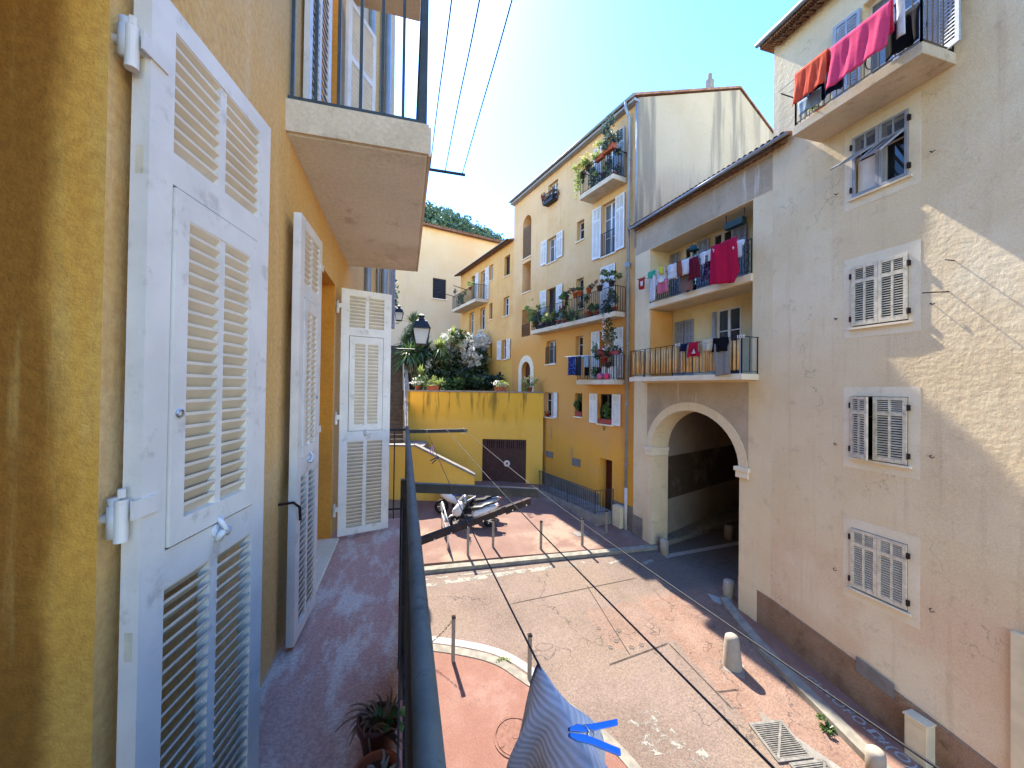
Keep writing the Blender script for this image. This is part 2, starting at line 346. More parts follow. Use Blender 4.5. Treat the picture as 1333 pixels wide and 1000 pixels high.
def redpave(name, a, b, c, pale=.5, ns=(.55, .5, .62), sc=(1, 1, 1)):
    t = NT(name, .9, .2); P = t.n('ShaderNodeNewGeometry').outputs['Position']
    col = t.mix(t.ramp(t.noise(1.1, P, 7, .6), .3, .7), lin(a), lin(b))
    col = t.mix(t.math('MULTIPLY', t.ramp(t.noise(ns[0], t.scale(sc, P), 9, .68), ns[1], ns[2]), pale), col, lin(c))
    col = t.mix(.25, col, t.mix(t.ramp(t.noise(60, P, 3, .8), .35, .65), (.03, .025, .02, 1), (.85, .8, .7, 1)), 'OVERLAY')
    wv = t.n('ShaderNodeVectorMath', operation='ADD'); nz = t.n('ShaderNodeTexNoise'); t.l(P, nz.inputs['Vector']); nz.inputs['Scale'].default_value = 2.; nz.inputs['Detail'].default_value = 6
    t.l(P, wv.inputs[0]); t.l(nz.outputs[1], wv.inputs[1])
    cm = t.math('MULTIPLY', t.ramp(t.voro(.5, wv.outputs[0]), 0, .005, 1, 0), t.ramp(t.noise(.7, P), .54, .62))
    col = t.mix(t.math('MULTIPLY', cm, .6), col, (.06, .04, .035, 1))
    t.bump(t.noise(40, P, 7, .7), .5, .012)
    return t.done(col)
M['court'] = redpave('worn_pink_paving', '785d52', '866b5e', '92826e', .75)
M['island'] = redpave('red_asphalt_paving', '7f5a4c', '8a685a', '90766a', .5)
M['sidewalk'] = redpave('dull_red_sidewalk', '805a4a', '8c6656', '907a68', .4)
M['balcony_floor'] = redpave('worn_red_floor_paint', 'ba8c7a', 'c49a88', 'd2c4b2', .8, (3.2, .46, .62), (1.6, .55, 1))

# ------------------------------------------------------------------ ground
def sheet(name, poly, dz, mat, thick=0, kind='structure', step=.5):
    """a paving sheet that follows the sloping ground: clipped strips of a plan polygon"""
    mb = MB(); ys = [p[1] for p in poly]; y0, y1 = min(ys), max(ys); n = max(2, int((y1-y0)/step)); rows = []
    for i in range(n+1):
        y = y0+(y1-y0)*i/n; yy = min(max(y, y0+1e-4), y1-1e-4); xs = []
        for (ax, ay), (bx, by) in zip(poly, poly[1:]+poly[:1]):
            if (ay <= yy < by) or (by <= yy < ay): xs.append(ax+(bx-ax)*(yy-ay)/(by-ay))
        xs.sort(); rows.append((y, xs[0], xs[-1]))
    for (ya, a0, a1), (yb, b0, b1) in zip(rows, rows[1:]):
        m = 6
        for k in range(m):
            p = [(a0+(a1-a0)*k/m, ya), (a0+(a1-a0)*(k+1)/m, ya), (b0+(b1-b0)*(k+1)/m, yb), (b0+(b1-b0)*k/m, yb)]
            mb.poly([(x, y, zg(y)+dz) for x, y in p])
    if thick:
        for side in (1, 2):
            for r, q in zip(rows, rows[1:]):
                mb.poly([(r[side], r[0], zg(r[0])+dz), (q[side], q[0], zg(q[0])+dz), (q[side], q[0], zg(q[0])+dz-thick), (r[side], r[0], zg(r[0])+dz-thick)])
        for r in (rows[0], rows[-1]):
            mb.poly([(r[1], r[0], zg(r[0])+dz), (r[2], r[0], zg(r[0])+dz), (r[2], r[0], zg(r[0])+dz-thick), (r[1], r[0], zg(r[0])+dz-thick)])
    return tag(mb.build(name, mat), kind=kind)
mb = MB()
ysl = [-200, -60, -12, -6, -2, 0, 2, 4, 6, 8, 10, 11, 12, 12.5, 14, 16, 18, 21, 26, 30, 60, 120, 400]
xsl = [-300, -60, -20, -8, -2, 0, 2, 4, 6, 8, 10, 14, 20, 60, 300]
for a, b in zip(ysl, ysl[1:]):
    for c, d in zip(xsl, xsl[1:]): mb.poly([(c, a, zg(a)), (d, a, zg(a)), (d, b, zg(b)), (c, b, zg(b))])
tag(mb.build('road', M['road']), kind='structure')
sheet('pavement', [(-6, 12.72), (8.78, 12.52), (8.75, 14), (7.1, 20.2), (-6, 24)], .10, M['court'], .3)
sheet('kerb', [(-6, 12.48), (8.98, 12.28), (8.98, 12.515), (-6, 12.715)], .108, M['stone'], .3, step=.1)
# curved island with kerb and painted line
arc = [(-4, 10.2), (-2, 10.0), (-.4, 9.62), (.85, 9.24), (1.99, 8.67), (2.6, 7.97), (3.25, 7.15), (3.7, 6.4), (3.95, 5.6), (4.1, 4), (4.1, 0), (4.0, -6)]
def smooth(pts, n=6):
    out = []
    for i in range(len(pts)-1):
        p0, p1, p2, p3 = (Vector(pts[max(0, min(len(pts)-1, i+k))]) for k in (-1, 0, 1, 2))
        for k in range(n):
            t = k/n; out.append(.5*((2*p1)+(p2-p0)*t+(2*p0-5*p1+4*p2-p3)*t*t+(3*p1-p0-3*p2+p3)*t**3))
    return out+[Vector(pts[-1])]
arcs = smooth(arc)
def ribbon(name, pts, o0, o1, z0, z1, mat, gap=0):
    mb = MB(); n = len(pts); L = []
    for i, p in enumerate(pts):
        t = (pts[min(i+1, n-1)]-pts[max(i-1, 0)]).normalized(); nn = Vector((-t.y, t.x)); L.append((p+nn*o0, p+nn*o1))
    for i, ((a, b), (c, d)) in enumerate(zip(L, L[1:])):
        if gap and i % gap == gap-1 : pass
        f = lambda p, z: (p.x, p.y, zg(p.y)+z)
        mb.poly([f(a, z1), f(b, z1), f(d, z1), f(c, z1)])
        mb.poly([f(b, z0), f(b, z1), f(d, z1), f(d, z0)]); mb.poly([f(a, z0), f(a, z1), f(c, z1), f(c, z0)])
    return tag(mb.build(name, mat), kind='structure')
ribbon('kerb', arcs, -.10, .10, -.1, .075, M['stone'])
ribbon('painted_line', arcs[12:31], .22, .42, .004, .008, M['chalk'])
mb = MB(); pp = [(-4, -6)]+[tuple(p) for p in arcs]
isl = [(p.x, p.y) for p in arcs]
for (ax, ay), (bx, by) in zip(isl, isl[1:]):
    for k in range(4):
        a0, a1 = -4+(ax+4)*k/4, -4+(ax+4)*(k+1)/4; b0, b1 = -4+(bx+4)*k/4, -4+(bx+4)*(k+1)/4
        mb.poly([(a0, ay, zg(ay)+.06), (a1, ay, zg(ay)+.06), (b1, by, zg(by)+.06), (b0, by, zg(by)+.06)])
tag(mb.build('pavement', M['island']), kind='structure')
# pavement and kerb along the grey house
rk = smooth([(9.05, 9.35), (8.8, 8.8), (8.46, 7.5), (8.27, 5.95), (8.16, 4.95), (8.0, 3), (7.9, 0), (7.8, -6)])
ribbon('kerb', rk, -.13, .13, -.1, .13, M['stone'])
mb = MB()
for a, b in zip(rk, rk[1:]):
    mb.poly([(a.x+.1, a.y, zg(a.y)+.10), (9.4, a.y, zg(a.y)+.10), (9.4, b.y, zg(b.y)+.10), (b.x+.1, b.y, zg(b.y)+.10)])
tag(mb.build('sidewalk', M['sidewalk']), kind='structure')
# worn line in front of the court kerb, give-way bar and passage line
def wornpaint(ta=.42, tb=.54, ns=3.2):
    t = NT('worn_road_paint', .9, .15); P = t.n('ShaderNodeNewGeometry').outputs['Position']
    tr = t.n('ShaderNodeBsdfTransparent'); mx = t.n('ShaderNodeMixShader'); t.l(t.ramp(t.noise(ns, P, 9, .75), ta, tb), mx.inputs[0])
    t.done(lin('8f897c')); t.l(tr.outputs[0], mx.inputs[1]); t.l(t.b.outputs[0], mx.inputs[2]); t.l(mx.outputs[0], t.out.inputs[0]); return t.m
M['wornpaint'] = wornpaint(); M['splash'] = wornpaint(.5, .56, 4.5)
sheet('painted_line', [(.4, 11.72), (5.9, 11.9), (5.9, 12.12), (.4, 11.95)], .004, M['wornpaint'], step=.12)
sheet('painted_line', [(.4, 12.05), (3.5, 12.12), (3.5, 12.2), (.4, 12.13)], .0045, M['wornpaint'], step=.05)
sheet('painted_line', [(7.75, 11.5), (8.35, 11.62), (8.32, 11.78), (7.72, 11.66)], .004, M['wornpaint'], step=.08)
sheet('painted_line', [(6.6, 11.75), (7.3, 11.9), (7.28, 12.0), (6.58, 11.85)], .004, M['wornpaint'], step=.08)
sheet('painted_line', [(8.9, 11.75), (16, 12.35), (16, 12.55), (8.9, 11.95)], .004, M['chalk'], step=.1)
for k, (x, y, w, h) in enumerate([(4.2, 6.1, .9, .8), (4.6, 5.3, .9, .7)]):
    sheet('painted_line', [(x, y), (x+w, y-.1), (x+w*.8, y+h), (x+.05, y+h*.8)], .004+.0003*k, M['splash'], step=.04)
# dark wet stain and concrete apron by the drain
sheet('road', [(6.45, 6.2), (7.0, 6.35), (7.75, 4.6), (7.15, 4.4)], .004, M['conc'])

M['seam'] = plain('tar_seam', '4a4038', .9, .15, .2, 8)
for (ax, ay), (bx, by), w_ in (((4.55, 8.02), (6.35, 8.3), .022), ((6.35, 8.3), (6.5, 6.5), .018), ((2.9, 10.5), (7.2, 10.9), .016), ((5.4, 10.85), (5.2, 8.15), .014), ((6.48, 6.9), (7.0, 6.85), .02)):
    dx_, dy_ = bx-ax, by-ay; l_ = hypot(dx_, dy_); nx_, ny_ = -dy_/l_*w_, dx_/l_*w_
    sheet('road', [(ax-nx_, ay-ny_), (bx-nx_, by-ny_), (bx+nx_, by+ny_), (ax+nx_, ay+ny_)], .0035, M['seam'], step=.05)
# ------------------------------------------------------------------ facade kit (local: s, y outward, z)
def wall_mesh(mb, s0, s1, z0, z1, holes=(), bend=None):
    S_ = sorted({s0, s1, *[h[0] for h in holes], *[h[1] for h in holes]}); Z_ = sorted({z0, z1, *[h[2] for h in holes], *[h[3] for h in holes]})
    S2 = []
    for a, b in zip(S_, S_[1:]): S2 += [a+(b-a)*k/max(1, ceil((b-a)/2.5)) for k in range(max(1, ceil((b-a)/2.5)))]
    S_ = S2+[s1]
    for a, b in zip(S_, S_[1:]):
        for c, d in zip(Z_, Z_[1:]):
            m, q = (a+b)/2, (c+d)/2
            if any(h[0]-1e-6 < m < h[1]+1e-6 and h[2] < q < h[3] for h in holes): continue
            mb.poly([(a, 0, c), (b, 0, c), (b, 0, d), (a, 0, d)])
    for h in holes:
        a, b, c, d, r = h[:5]
        if r <= 0: continue
        arch = h[5] if len(h) > 5 else 0; back = h[6] if len(h) > 6 else False
        zs = d-arch
        mb.poly([(a, 0, c), (a, -r, c), (a, -r, zs), (a, 0, zs)]); mb.poly([(b, 0, c), (b, -r, c), (b, -r, zs), (b, 0, zs)])
        mb.poly([(a, 0, c), (b, 0, c), (b, -r, c), (a, -r, c)])
        if not arch: mb.poly([(a, 0, d), (b, 0, d), (b, -r, d), (a, -r, d)]); top = [(a, d), (b, d)]
        else:
            n = 24; cx = (a+b)/2; P = [(cx-(b-a)/2*cos(PI*k/n), zs+arch*sin(PI*k/n)) for k in range(n+1)]; top = P
            for (x0, q0), (x1, q1) in zip(P, P[1:]):
                mb.poly([(x0, 0, q0), (x1, 0, q1), (x1, 0, d), (x0, 0, d)]); mb.poly([(x0, 0, q0), (x1, 0, q1), (x1, -r, q1), (x0, -r, q0)])
        if back: mb.poly([(a, -r, c), (b, -r, c)]+[(x, -r, z) for x, z in reversed(top)])

def window(p, a, b, c, d, y, fm='win_white', gm='glass', leaves=2, bars=(.33,), curtain=None, fw=.055, label=None):
    """frame (part) with pane and curtain (sub-parts) closing the hole at depth y"""
    mb = MB(); t = .05
    mb.box(a, a+fw, y-t, y, c, d); mb.box(b-fw, b, y-t, y, c, d); mb.box(a+fw, b-fw, y-t, y, c, c+fw*1.2); mb.box(a+fw, b-fw, y-t, y, d-fw, d)
    w = (b-a)/leaves
    for k in range(1, leaves): mb.box(a+w*k-.045, a+w*k+.045, y-t, y+.006, c+fw*1.2, d-fw)
    for q in bars:
        z = d-(d-c)*q
        for k in range(leaves):
            mb.box(a+w*k+(fw if k == 0 else .045), a+w*(k+1)-(fw if k == leaves-1 else .045), y-t+.01, y-.006, z-.015, z+.015)
    o = mb.build('window', M[fm], p, label=label)
    MB().box(a+fw*.5, b-fw*.5, y-.035, y-.029, c+.02, d-.02).build('pane', M[gm], o)
    if curtain:
        cm = MB()
        for (u0, u1, z0) in curtain:
            x0, x1 = a+(b-a)*u0, a+(b-a)*u1
            cm.grid(14, 4, lambda u, v: (x0+(x1-x0)*(u*.5+.5*u*(1-.25*v)), y-.12+.02*sin(u*26)+.01*sin(u*9+v*3), d-.05-(d-.05-(c+(d-c)*z0))*v))
        cm.build('curtain', M['curtain'], o, normals=False, sol=.004)
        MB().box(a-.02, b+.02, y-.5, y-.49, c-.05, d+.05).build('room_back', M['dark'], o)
    return o

def shutter_mesh(mb, w, h, nslat=16, split=.26, t=.034, y=0., sw=.06, m0=0, m1=0, op=(.42, .34)):
    """louvred leaf: local x 0..w, y centred, z 0..h"""
    mb.cur = m0
    zr = [0, h*(1-split), h]
    mb.box(0, sw, y-t/2, y+t/2, 0, h); mb.box(w-sw, w, y-t/2, y+t/2, 0, h); mb.box(w/2-.018, w/2+.018, y-t/2+.003, y+t/2-.003, sw, h-sw)
    for z0, z1 in ((0, sw*1.3), (zr[1]-sw*.55, zr[1]+sw*.55), (h-sw, h)): mb.box(sw, w-sw, y-t/2, y+t/2, z0, z1)
    mb.cur = m1
    for z0, z1, n in ((sw*1.3, zr[1]-sw*.55, nslat), (zr[1]+sw*.55, h-sw, max(3, int(nslat*.36)))):
        p = (z1-z0)/n
        for k in range(n):
            zc = z0+p*(k+.5)
            mb.add([(sw, y-t*.34, zc+p*op[0]), (w-sw, y-t*.34, zc+p*op[0]), (w-sw, y+t*.34, zc-p*op[1]), (sw, y+t*.34, zc-p*op[1]),
                    (sw, y-t*.34, zc+p*op[0]-.008), (w-sw, y-t*.34, zc+p*op[0]-.008), (w-sw, y+t*.34, zc-p*op[1]-.008), (sw, y+t*.34, zc-p*op[1]-.008)],
                   [(0, 1, 2, 3), (7, 6, 5, 4), (0, 4, 5, 1), (2, 6, 7, 3)])
    mb.cur = m0
def shutter(p, a, b, c, d, y=.05, mat='shut_far', ang=0, side=1, nslat=14, name='shutter', label=None, op=(.42, .34)):
    """flat leaf from a to b at depth y; ang swings it about its hinge edge (a if side>0 else b)"""
    w = b-a; mb = MB(); shutter_mesh(mb, w, d-c, nslat, m1=1, op=op)
    if side < 0:
        mb.v = [(x-w, yy, z) for x, yy, z in mb.v]
    return mb.build(name, [M[mat], M[mat]], p, M=T(a if side > 0 else b, y, c, ang), label=label)

def railing(p, pts, z0, h, mat, sp=.11, r=.009, posts=True, parent_name='railing', deco=False):
    """bars between a top and a bottom rail along plan points (local s, y)"""
    mb = MB()
    for (ax, ay), (bx, by) in zip(pts, pts[1:]):
        L = hypot(bx-ax, by-ay); n = max(1, int(L/sp))
        mb.bar((ax, ay, z0+h), (bx, by, z0+h), .04, .016); mb.bar((ax, ay, z0+.07), (bx, by, z0+.07), .025, .012)
        for k in range(n+1):
            x, y = ax+(bx-ax)*k/n, ay+(by-ay)*k/n; rr = r*1.7 if posts and k in (0, n) else r
            mb.box(x-rr, x+rr, y-rr, y+rr, z0 if rr > r else z0+.07, z0+h-.004)
        if deco:
            for k in range(int(L/.3)):
                for s_ in (1, -1):
                    cx, cy = ax+(bx-ax)*(k+.5)*.3/L, ay+(by-ay)*(k+.5)*.3/L
                    ux, uy = (bx-ax)/L, (by-ay)/L
                    for zc in (.25, .5, .75):
                        q = [(cx+ux*(.09*sin(t)*s_), cy+uy*(.09*sin(t)*s_), z0+.07+(h-.07)*zc+.12*cos(t)) for t in [PI*j/8 for j in range(9)]]
                        mb.tube(q, .009, 4)
    return mb.build(parent_name, M[mat] if isinstance(mat, str) else mat, p)
def slab(p, s0, s1, dep, z0, z1, mat='near_conc', name='balcony_slab', back=0):
    mb = MB(); mb.box(s0, s1, -back, dep, z0, z1)
    return mb.build(name, M[mat], p, bevel=.012)
def tiles_row(mb, s0, s1, y, z, pitch=.17, r=.075, L=.35, ang=-.25, down=False):
    n = int((s1-s0)/pitch)
    for k in range(n):
        c = s0+pitch*(k+.5); m = 6
        sg = -1 if down else 1
        vs = []
        for (yy, zz) in ((y, z), (y-L, z+L*.3)):
            vs += [(c+cos(PI*j/m)*r, yy, zz+sg*sin(PI*j/m)*r*.7) for j in range(m+1)] + [(c+cos(PI*j/m)*(r-.014), yy, zz+sg*sin(PI*j/m)*(r*.7-.012)) for j in range(m, -1, -1)]
        q = 2*(m+1)
        fs = [(i, (i+1) % q, q+(i+1) % q, q+i) for i in range(q)] + [(i, i+1, q-2-i, q-1-i) for i in range(m)]
        mb.add(vs, fs)
def roof_mat():
    t = NT('clay_roof_tile', .9, .15)
    col = t.mix(t.ramp(t.noise(3, det=5), .3, .7), lin('94684e'), lin('b58a6c'))
    col = t.mix(t.math('MULTIPLY', t.ramp(t.noise(9, det=6), .5, .65), .6), col, lin('6f5a48'))
    w = t.wave(1.0, t.scale((5.5, 5.5, 5.5)), 'X'); w2 = t.wave(1, t.scale((2.6, 2.6, 2.6)), 'Y')
    col = t.mix(t.math('MULTIPLY', t.ramp(w, 0, .35, 1, 0), .7), col, lin('4d382b'))
    t.bump(t.math('ADD', w, t.math('MULTIPLY', w2, .3)), .8, .08); return t.done(col)
M['roof'] = roof_mat()

# ------------------------------------------------------------------ grey house across the lane
RW = Fac(9.12, 0, 9.12, 8)
rb = root('grey_house', 'tall grey rendered house in raking sunlight with one column of small shuttered windows', 'house', RW.M)
WZ = [(10.31, 11.6), (7.57, 8.85), (4.84, 6.13), (2.12, 3.37)]
holes = [(5.12, 6.08, a, b, .16) for a, b in WZ]+[(4.95, 5.9, 12.12, 14.3, .2), (2.5, 3.78, -1.5, 2.57, .15)]
mb = MB(); wall_mesh(mb, -6, 7.95, -4, 15.15, holes)
mb.v = [(s, y+(max(0, 4.9-s))*tan(radians(1.6)) if s < 4.9 else y, z) for s, y, z in mb.v]
# finer grid for the bend is not needed; far gable end and back close the volume
mb.poly([(7.95, 0, -4), (7.95, -10, -4), (7.95, -10, 17.5), (7.95, 0, 15.15)]); mb.poly([(-6, .3, -4), (-6, -10, -4), (-6, -10, 17.5), (-6, .3, 15.15)])
mb.poly([(7.95, -10, -4), (-6, -10, -4), (-6, -10, 17.5), (7.95, -10, 17.5)])
mb.build('wall', M['right_wall'], rb, normals=False)
# dado with sloping top
mb = MB(); n = 12; ds = [(8.95, 1.03), (6.2, .66), (3.96, .31), (0, -.25), (-6, -1.2)]
for (a, za), (b, zb) in zip(ds, ds[1:]):
    ya = .03+max(0, 4.9-a)*tan(radians(1.6)); yb = .03+max(0, 4.9-b)*tan(radians(1.6))
    mb.poly([(a, ya, za), (b, yb, zb), (b, yb, -4), (a, ya, -4)]); mb.poly([(a, ya, za), (b, yb, zb), (b, yb-.035, zb+.02), (a, ya-.035, za+.02)])
mb.poly([(8.95, .03, 1.03), (8.95, -.01, 1.03), (8.95, -.01, -4), (8.95, .03, -4)])
mb.build('dado', M['right_dado'], rb, normals=False)
for i, (c, d) in enumerate(WZ):
    mb = MB(); y = .006; a, b = 4.94, 6.24; c2, d2 = c-.22, d+.19
    for (s0, s1, z0, z1) in ((a, 5.12, c2, d2), (6.08, b, c2, d2), (5.12, 6.08, c2, c), (5.12, 6.08, d, d2)): mb.box(s0, s1, -.01, y, z0, z1)
    mb.build('window_surround', M['trim'], rb)
    MB().box(5.06, 6.14, -.02, .06, c-.045, c).build('window_sill', M['trim'], rb)
    m = 'shut_grey' if i == 0 else 'shut_old'
    W2 = .475; H = d-c
    if i in (1, 3):
        window(rb, 5.12, 6.08, c, d, -.13, 'win_brown', 'glass')
        for sd, (x0, x1) in ((1, (5.125, 5.597)), (-1, (5.603, 6.075))):
            s_ = shutter(rb, x0, x1, c+.03, d-.01, .025, m, 0, sd, 17, op=(.12, .2))
            MB().box(x0+.05, x1-.05, .008, .012, c+.08, d-.06).build('louvre_gap_shade', M['shut_gap'], s_, M=T(-(x0 if sd > 0 else x1), -.025-.0, -(c+.03)))
    elif i == 2:
        window(rb, 5.12, 6.08, c, d, -.13, 'win_brown', 'dark')
        s_ = shutter(rb, 5.125, 5.66, c+.02, d-.01, .03, 'shut_old', .04, 1, 17, op=(.12, .2))
        MB().box(5.175, 5.61, .006, .012, c+.08, d-.06).build('louvre_gap_shade', M['shut_gap'], s_, M=T(-5.125, -.03, -(c+.02)))
        s_ = shutter(rb, 5.62, 6.075, c+.02, d-.01, .03, 'shut_old', -.42, -1, 17, op=(.12, .2))
        MB().box(5.67, 6.03, .006, .012, c+.08, d-.06).build('louvre_gap_shade', M['shut_gap'], s_, M=T(-6.075, -.03, -(c+.02)))
    else:
        window(rb, 5.12, 6.08, c, d, -.13, 'win_white', 'glass')
        MB().box(5.62, 6.02, -.07, -.06, c+.03, c+.75).build('curtain', M['curtain'], rb)
        for x0 in (5.125, 5.605):
            fr = MB(); w = .47; fr.box(x0, x0+.05, 0, .034, c+.02, d-.01); fr.box(x0+w-.05, x0+w, 0, .034, c+.02, d-.01); fr.box(x0+.05, x0+w-.05, 0, .034, c+.02, c+.07)
            fr.box(x0+.05, x0+w-.05, 0, .034, d-.06, d-.01); fr.box(x0+.05, x0+w-.05, 0, .034, d-.40, d-.345); fr.box(x0+w/2-.015, x0+w/2+.015, .003, .03, d-.345, d-.06)
            for k in range(9):
                z = d-.335+k*.031; fr.add([(x0+.05, .006, z+.024), (x0+w-.05, .006, z+.024), (x0+w-.05, .03, z), (x0+.05, .03, z)], [(0, 1, 2, 3)])
            so = fr.build('shutter', M['shut_grey'], rb)
            fl = MB(); hh = .80; fl.box(0, .04, 0, .03, -hh, 0); fl.box(.33, .37, 0, .03, -hh, 0); fl.box(.04, .33, 0, .03, -.05, 0); fl.box(.04, .33, 0, .03, -hh, -hh+.05); fl.box(.17, .2, .003, .027, -hh+.05, -.05)
            for k in range(20):
                z = -.06-k*.035; fl.add([(.04, .004, z), (.33, .004, z), (.33, .026, z-.03), (.04, .026, z-.03)], [(0, 1, 2, 3)])
            fl.build('flap', M['shut_grey'], so, M=Matrix.Translation((x0+.05, .034, d-.40)) @ Matrix.Rotation(radians(52 if x0 < 5.4 else 58), 4, 'X'))
    for s_ in (5.105, 6.095):
        for zz in (c+.18, d-.2): hm = MB(); hm.box(s_-.025, s_+.025, .01, .045, zz-.05, zz+.05); hm.tube([(s_, .05, zz-.06), (s_, .05, zz+.06)], .012, 6); hm.build('hinge', M['rust'], rb)
    for s_ in (4.78, 6.4): MB().tube([(s_, 0, c+.25), (s_, .06, c+.25), (s_-.03, .07, c+.21), (s_-.07, .06, c+.24)], .008, 5).build('shutter_hook', M['rust'], rb)
mb = MB(); mb.tube([(4.55, 0, 7.98), (4.62, .55, 7.93)], .01, 6); mb.tube([(4.48, 0, 8.5), (4.5, .2, 8.5)], .01, 6); mb.build('wall_hook', M['rust'], rb)
# vent grille in the dado, cream door surround at the near end
mb = MB(); mb.add([(5.96, .035, .46), (5.3, .035, .37), (5.3, .035, .64), (5.96, .035, .76), (5.96, .05, .46), (5.3, .05, .37), (5.3, .05, .64), (5.96, .05, .76)], [(4, 5, 6, 7), (0, 1, 5, 4), (1, 2, 6, 5), (2, 3, 7, 6), (3, 0, 4, 7)])
mb.build('vent_grille', M['grille'], rb)
mb = MB(); mb.box(3.6, 3.8, -.1, .1, -1.5, 2.58); mb.box(2.5, 3.6, -.1, .1, 2.4, 2.58); mb.box(2.5, 3.6, -.14, -.1, -1.5, 2.4); mb.build('door', M['cream_box'], rb, bevel=.01)
# balcony
bs = slab(rb, 4.46, 6.74, .85, 11.9, 12.1, 'near_conc')
railing(rb, [(4.5, 0), (4.5, .81), (6.7, .81), (6.7, 0)], 12.1, 1.0, 'iron', .12, .008)
mb = MB()
for cx in (5.25, 5.75):
    MB().tube([(cx+.1*sin(t)*(1-t/9), .81, 12.35+.22*t/4-.1*cos(t)) for t in [j*.5 for j in range(13)]], .011, 5).build('railing_scroll', M['iron'], rb)
window(rb, 4.95, 5.9, 12.12, 14.3, -.16, 'win_white', 'glass_l', 2, (.3, .65))
shutter(rb, 5.92, 6.42, 12.15, 14.25, .05, 'shut_bluegrey', .1, 1, 22); shutter(rb, 4.3, 4.93, 12.15, 14.25, .05, 'shut_bluegrey', -.25, -1, 22)
MB().tube([(6.95, 0, 12.95), (6.95, .95, 13.0)], .014, 6).build('clothesline_bracket', M['iron'], rb)
MB().tube([(4.3, 0, 12.95), (4.3, 1.12, 13.0)], .014, 6).build('clothesline_bracket', M['iron'], rb)
# roof
mb = MB(); mb.box(-6, 8.1, -.2, .3, 15.12, 15.2); mb.add([(-6.2, .32, 15.21), (8.12, .32, 15.21), (8.12, -10, 18), (-6.2, -10, 18), (-6.2, .32, 15.3), (8.12, .32, 15.3), (8.12, -10, 18.1), (-6.2, -10, 18.1)], [(0, 1, 2, 3), (4, 5, 6, 7), (0, 1, 5, 4), (1, 2, 6, 5), (3, 0, 4, 7), (2, 3, 7, 6)])
rf = mb.build('roof', M['roof'], rb)
mb = MB(); tiles_row(mb, -2, 8.0, .26, 15.03, down=True); mb.build('eave_tile', M['roof'], rf)
MB().tube([(-6, .36, 15.22), (8.15, .36, 15.24)], .06, 8).build('gutter', M['pipe'], rb, smooth=True)

# ------------------------------------------------------------------ archway house
GF = Fac(9.12, 7.95, 8.68, 13.52)
gb = root('archway_house', 'beige house over a dark arched passage with two loggias hung with washing', 'house', GF.M)
AS0, AS1 = .93, 4.55
gh = [(AS0, AS1, -1, 5.55, .75, 1.5), (.56, 4.75, 6.68, 9.18, 1.0), (.56, 4.75, 9.42, 11.42, .9)]
mb = MB(); wall_mesh(mb, 0, 5.6, -1, 12.5, gh)
mb.poly([(5.6, -.8, 6.05), (5.6, -9, 6.05), (5.6, -9, 12.5), (5.6, -.8, 12.5)]); mb.poly([(5.6, 0, -1), (5.6, -.8, -1), (5.6, -.8, 12.5), (5.6, 0, 12.5)])
mb.build('wall', M['gate_wall'], gb, normals=False)
# stained panel between the balcony and the arch, slightly proud
n = 24; cx = (AS0+AS1)/2; rx = (AS1-AS0)/2
def arcpt(k, e=0): return (cx-(rx+e)*cos(PI*k/n), 4.05+(1.5+e)*sin(PI*k/n))
mb = MB()
for k in range(n):
    (x0, z0), (x1, z1) = arcpt(k, .27), arcpt(k+1, .27); mb.poly([(x0, .004, z0), (x1, .004, z1), (x1, .004, 6.45), (x0, .004, 6.45)])
mb.build('stained_panel', M['gate_dark'], gb, normals=False)
mb = MB(); wall_mesh(mb, .02, 5.58, 11.44, 12.35, ()); mb.v = [(a, .005, c) for a, b, c in mb.v]; mb.build('stained_panel', M['gate_dark'], gb, normals=False)
mb = MB()
for k in range(n):
    (x0, z0), (x1, z1) = arcpt(k, 0), arcpt(k+1, 0); (X0, Z0), (X1, Z1) = arcpt(k, .27), arcpt(k+1, .27)
    mb.poly([(x0, .035, z0), (x1, .035, z1), (X1, .035, Z1), (X0, .035, Z0)]); mb.poly([(X0, .035, Z0), (X1, .035, Z1), (X1, 0, Z1), (X0, 0, Z0)]); mb.poly([(x0, .035, z0), (x1, .035, z1), (x1, 0, z1), (x0, 0, z0)])
mb.build('archivolt', M['gate_wall'], gb, normals=False)
mb = MB(); mb.box(AS0+.12, AS0-.34, -.7, .09, 3.98, 4.1); mb.box(AS0+.08, AS0-.30, -.7, .06, 3.80, 3.977); mb.build('impost', M['trim'], gb, bevel=.01)
mb = MB(); mb.box(AS1-.12, AS1+.34, -.7, .09, 3.98, 4.1); mb.box(AS1-.08, AS1+.30, -.7, .06, 3.80, 3.977); mb.build('impost', M['trim'], gb, bevel=.01)
MB().box(5.02, 5.6, -.02, .03, -1, 1.35).build('plinth', M['grey_dado'], gb)
# passage: side walls, vault and end wall
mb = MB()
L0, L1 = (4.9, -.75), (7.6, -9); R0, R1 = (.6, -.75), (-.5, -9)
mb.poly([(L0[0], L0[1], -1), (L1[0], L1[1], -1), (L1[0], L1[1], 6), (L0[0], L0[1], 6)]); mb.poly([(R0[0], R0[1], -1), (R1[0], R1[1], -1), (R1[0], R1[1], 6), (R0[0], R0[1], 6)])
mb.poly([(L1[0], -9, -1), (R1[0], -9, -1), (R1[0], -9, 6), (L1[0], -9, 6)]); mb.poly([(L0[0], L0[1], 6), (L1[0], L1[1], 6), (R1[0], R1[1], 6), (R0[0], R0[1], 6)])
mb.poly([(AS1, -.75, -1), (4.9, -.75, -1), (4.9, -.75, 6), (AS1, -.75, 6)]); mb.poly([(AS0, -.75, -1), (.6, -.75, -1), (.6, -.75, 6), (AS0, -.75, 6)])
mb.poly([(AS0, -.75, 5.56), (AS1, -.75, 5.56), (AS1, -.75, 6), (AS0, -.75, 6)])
mb.build('passage_wall', M['passage'], gb, normals=False)
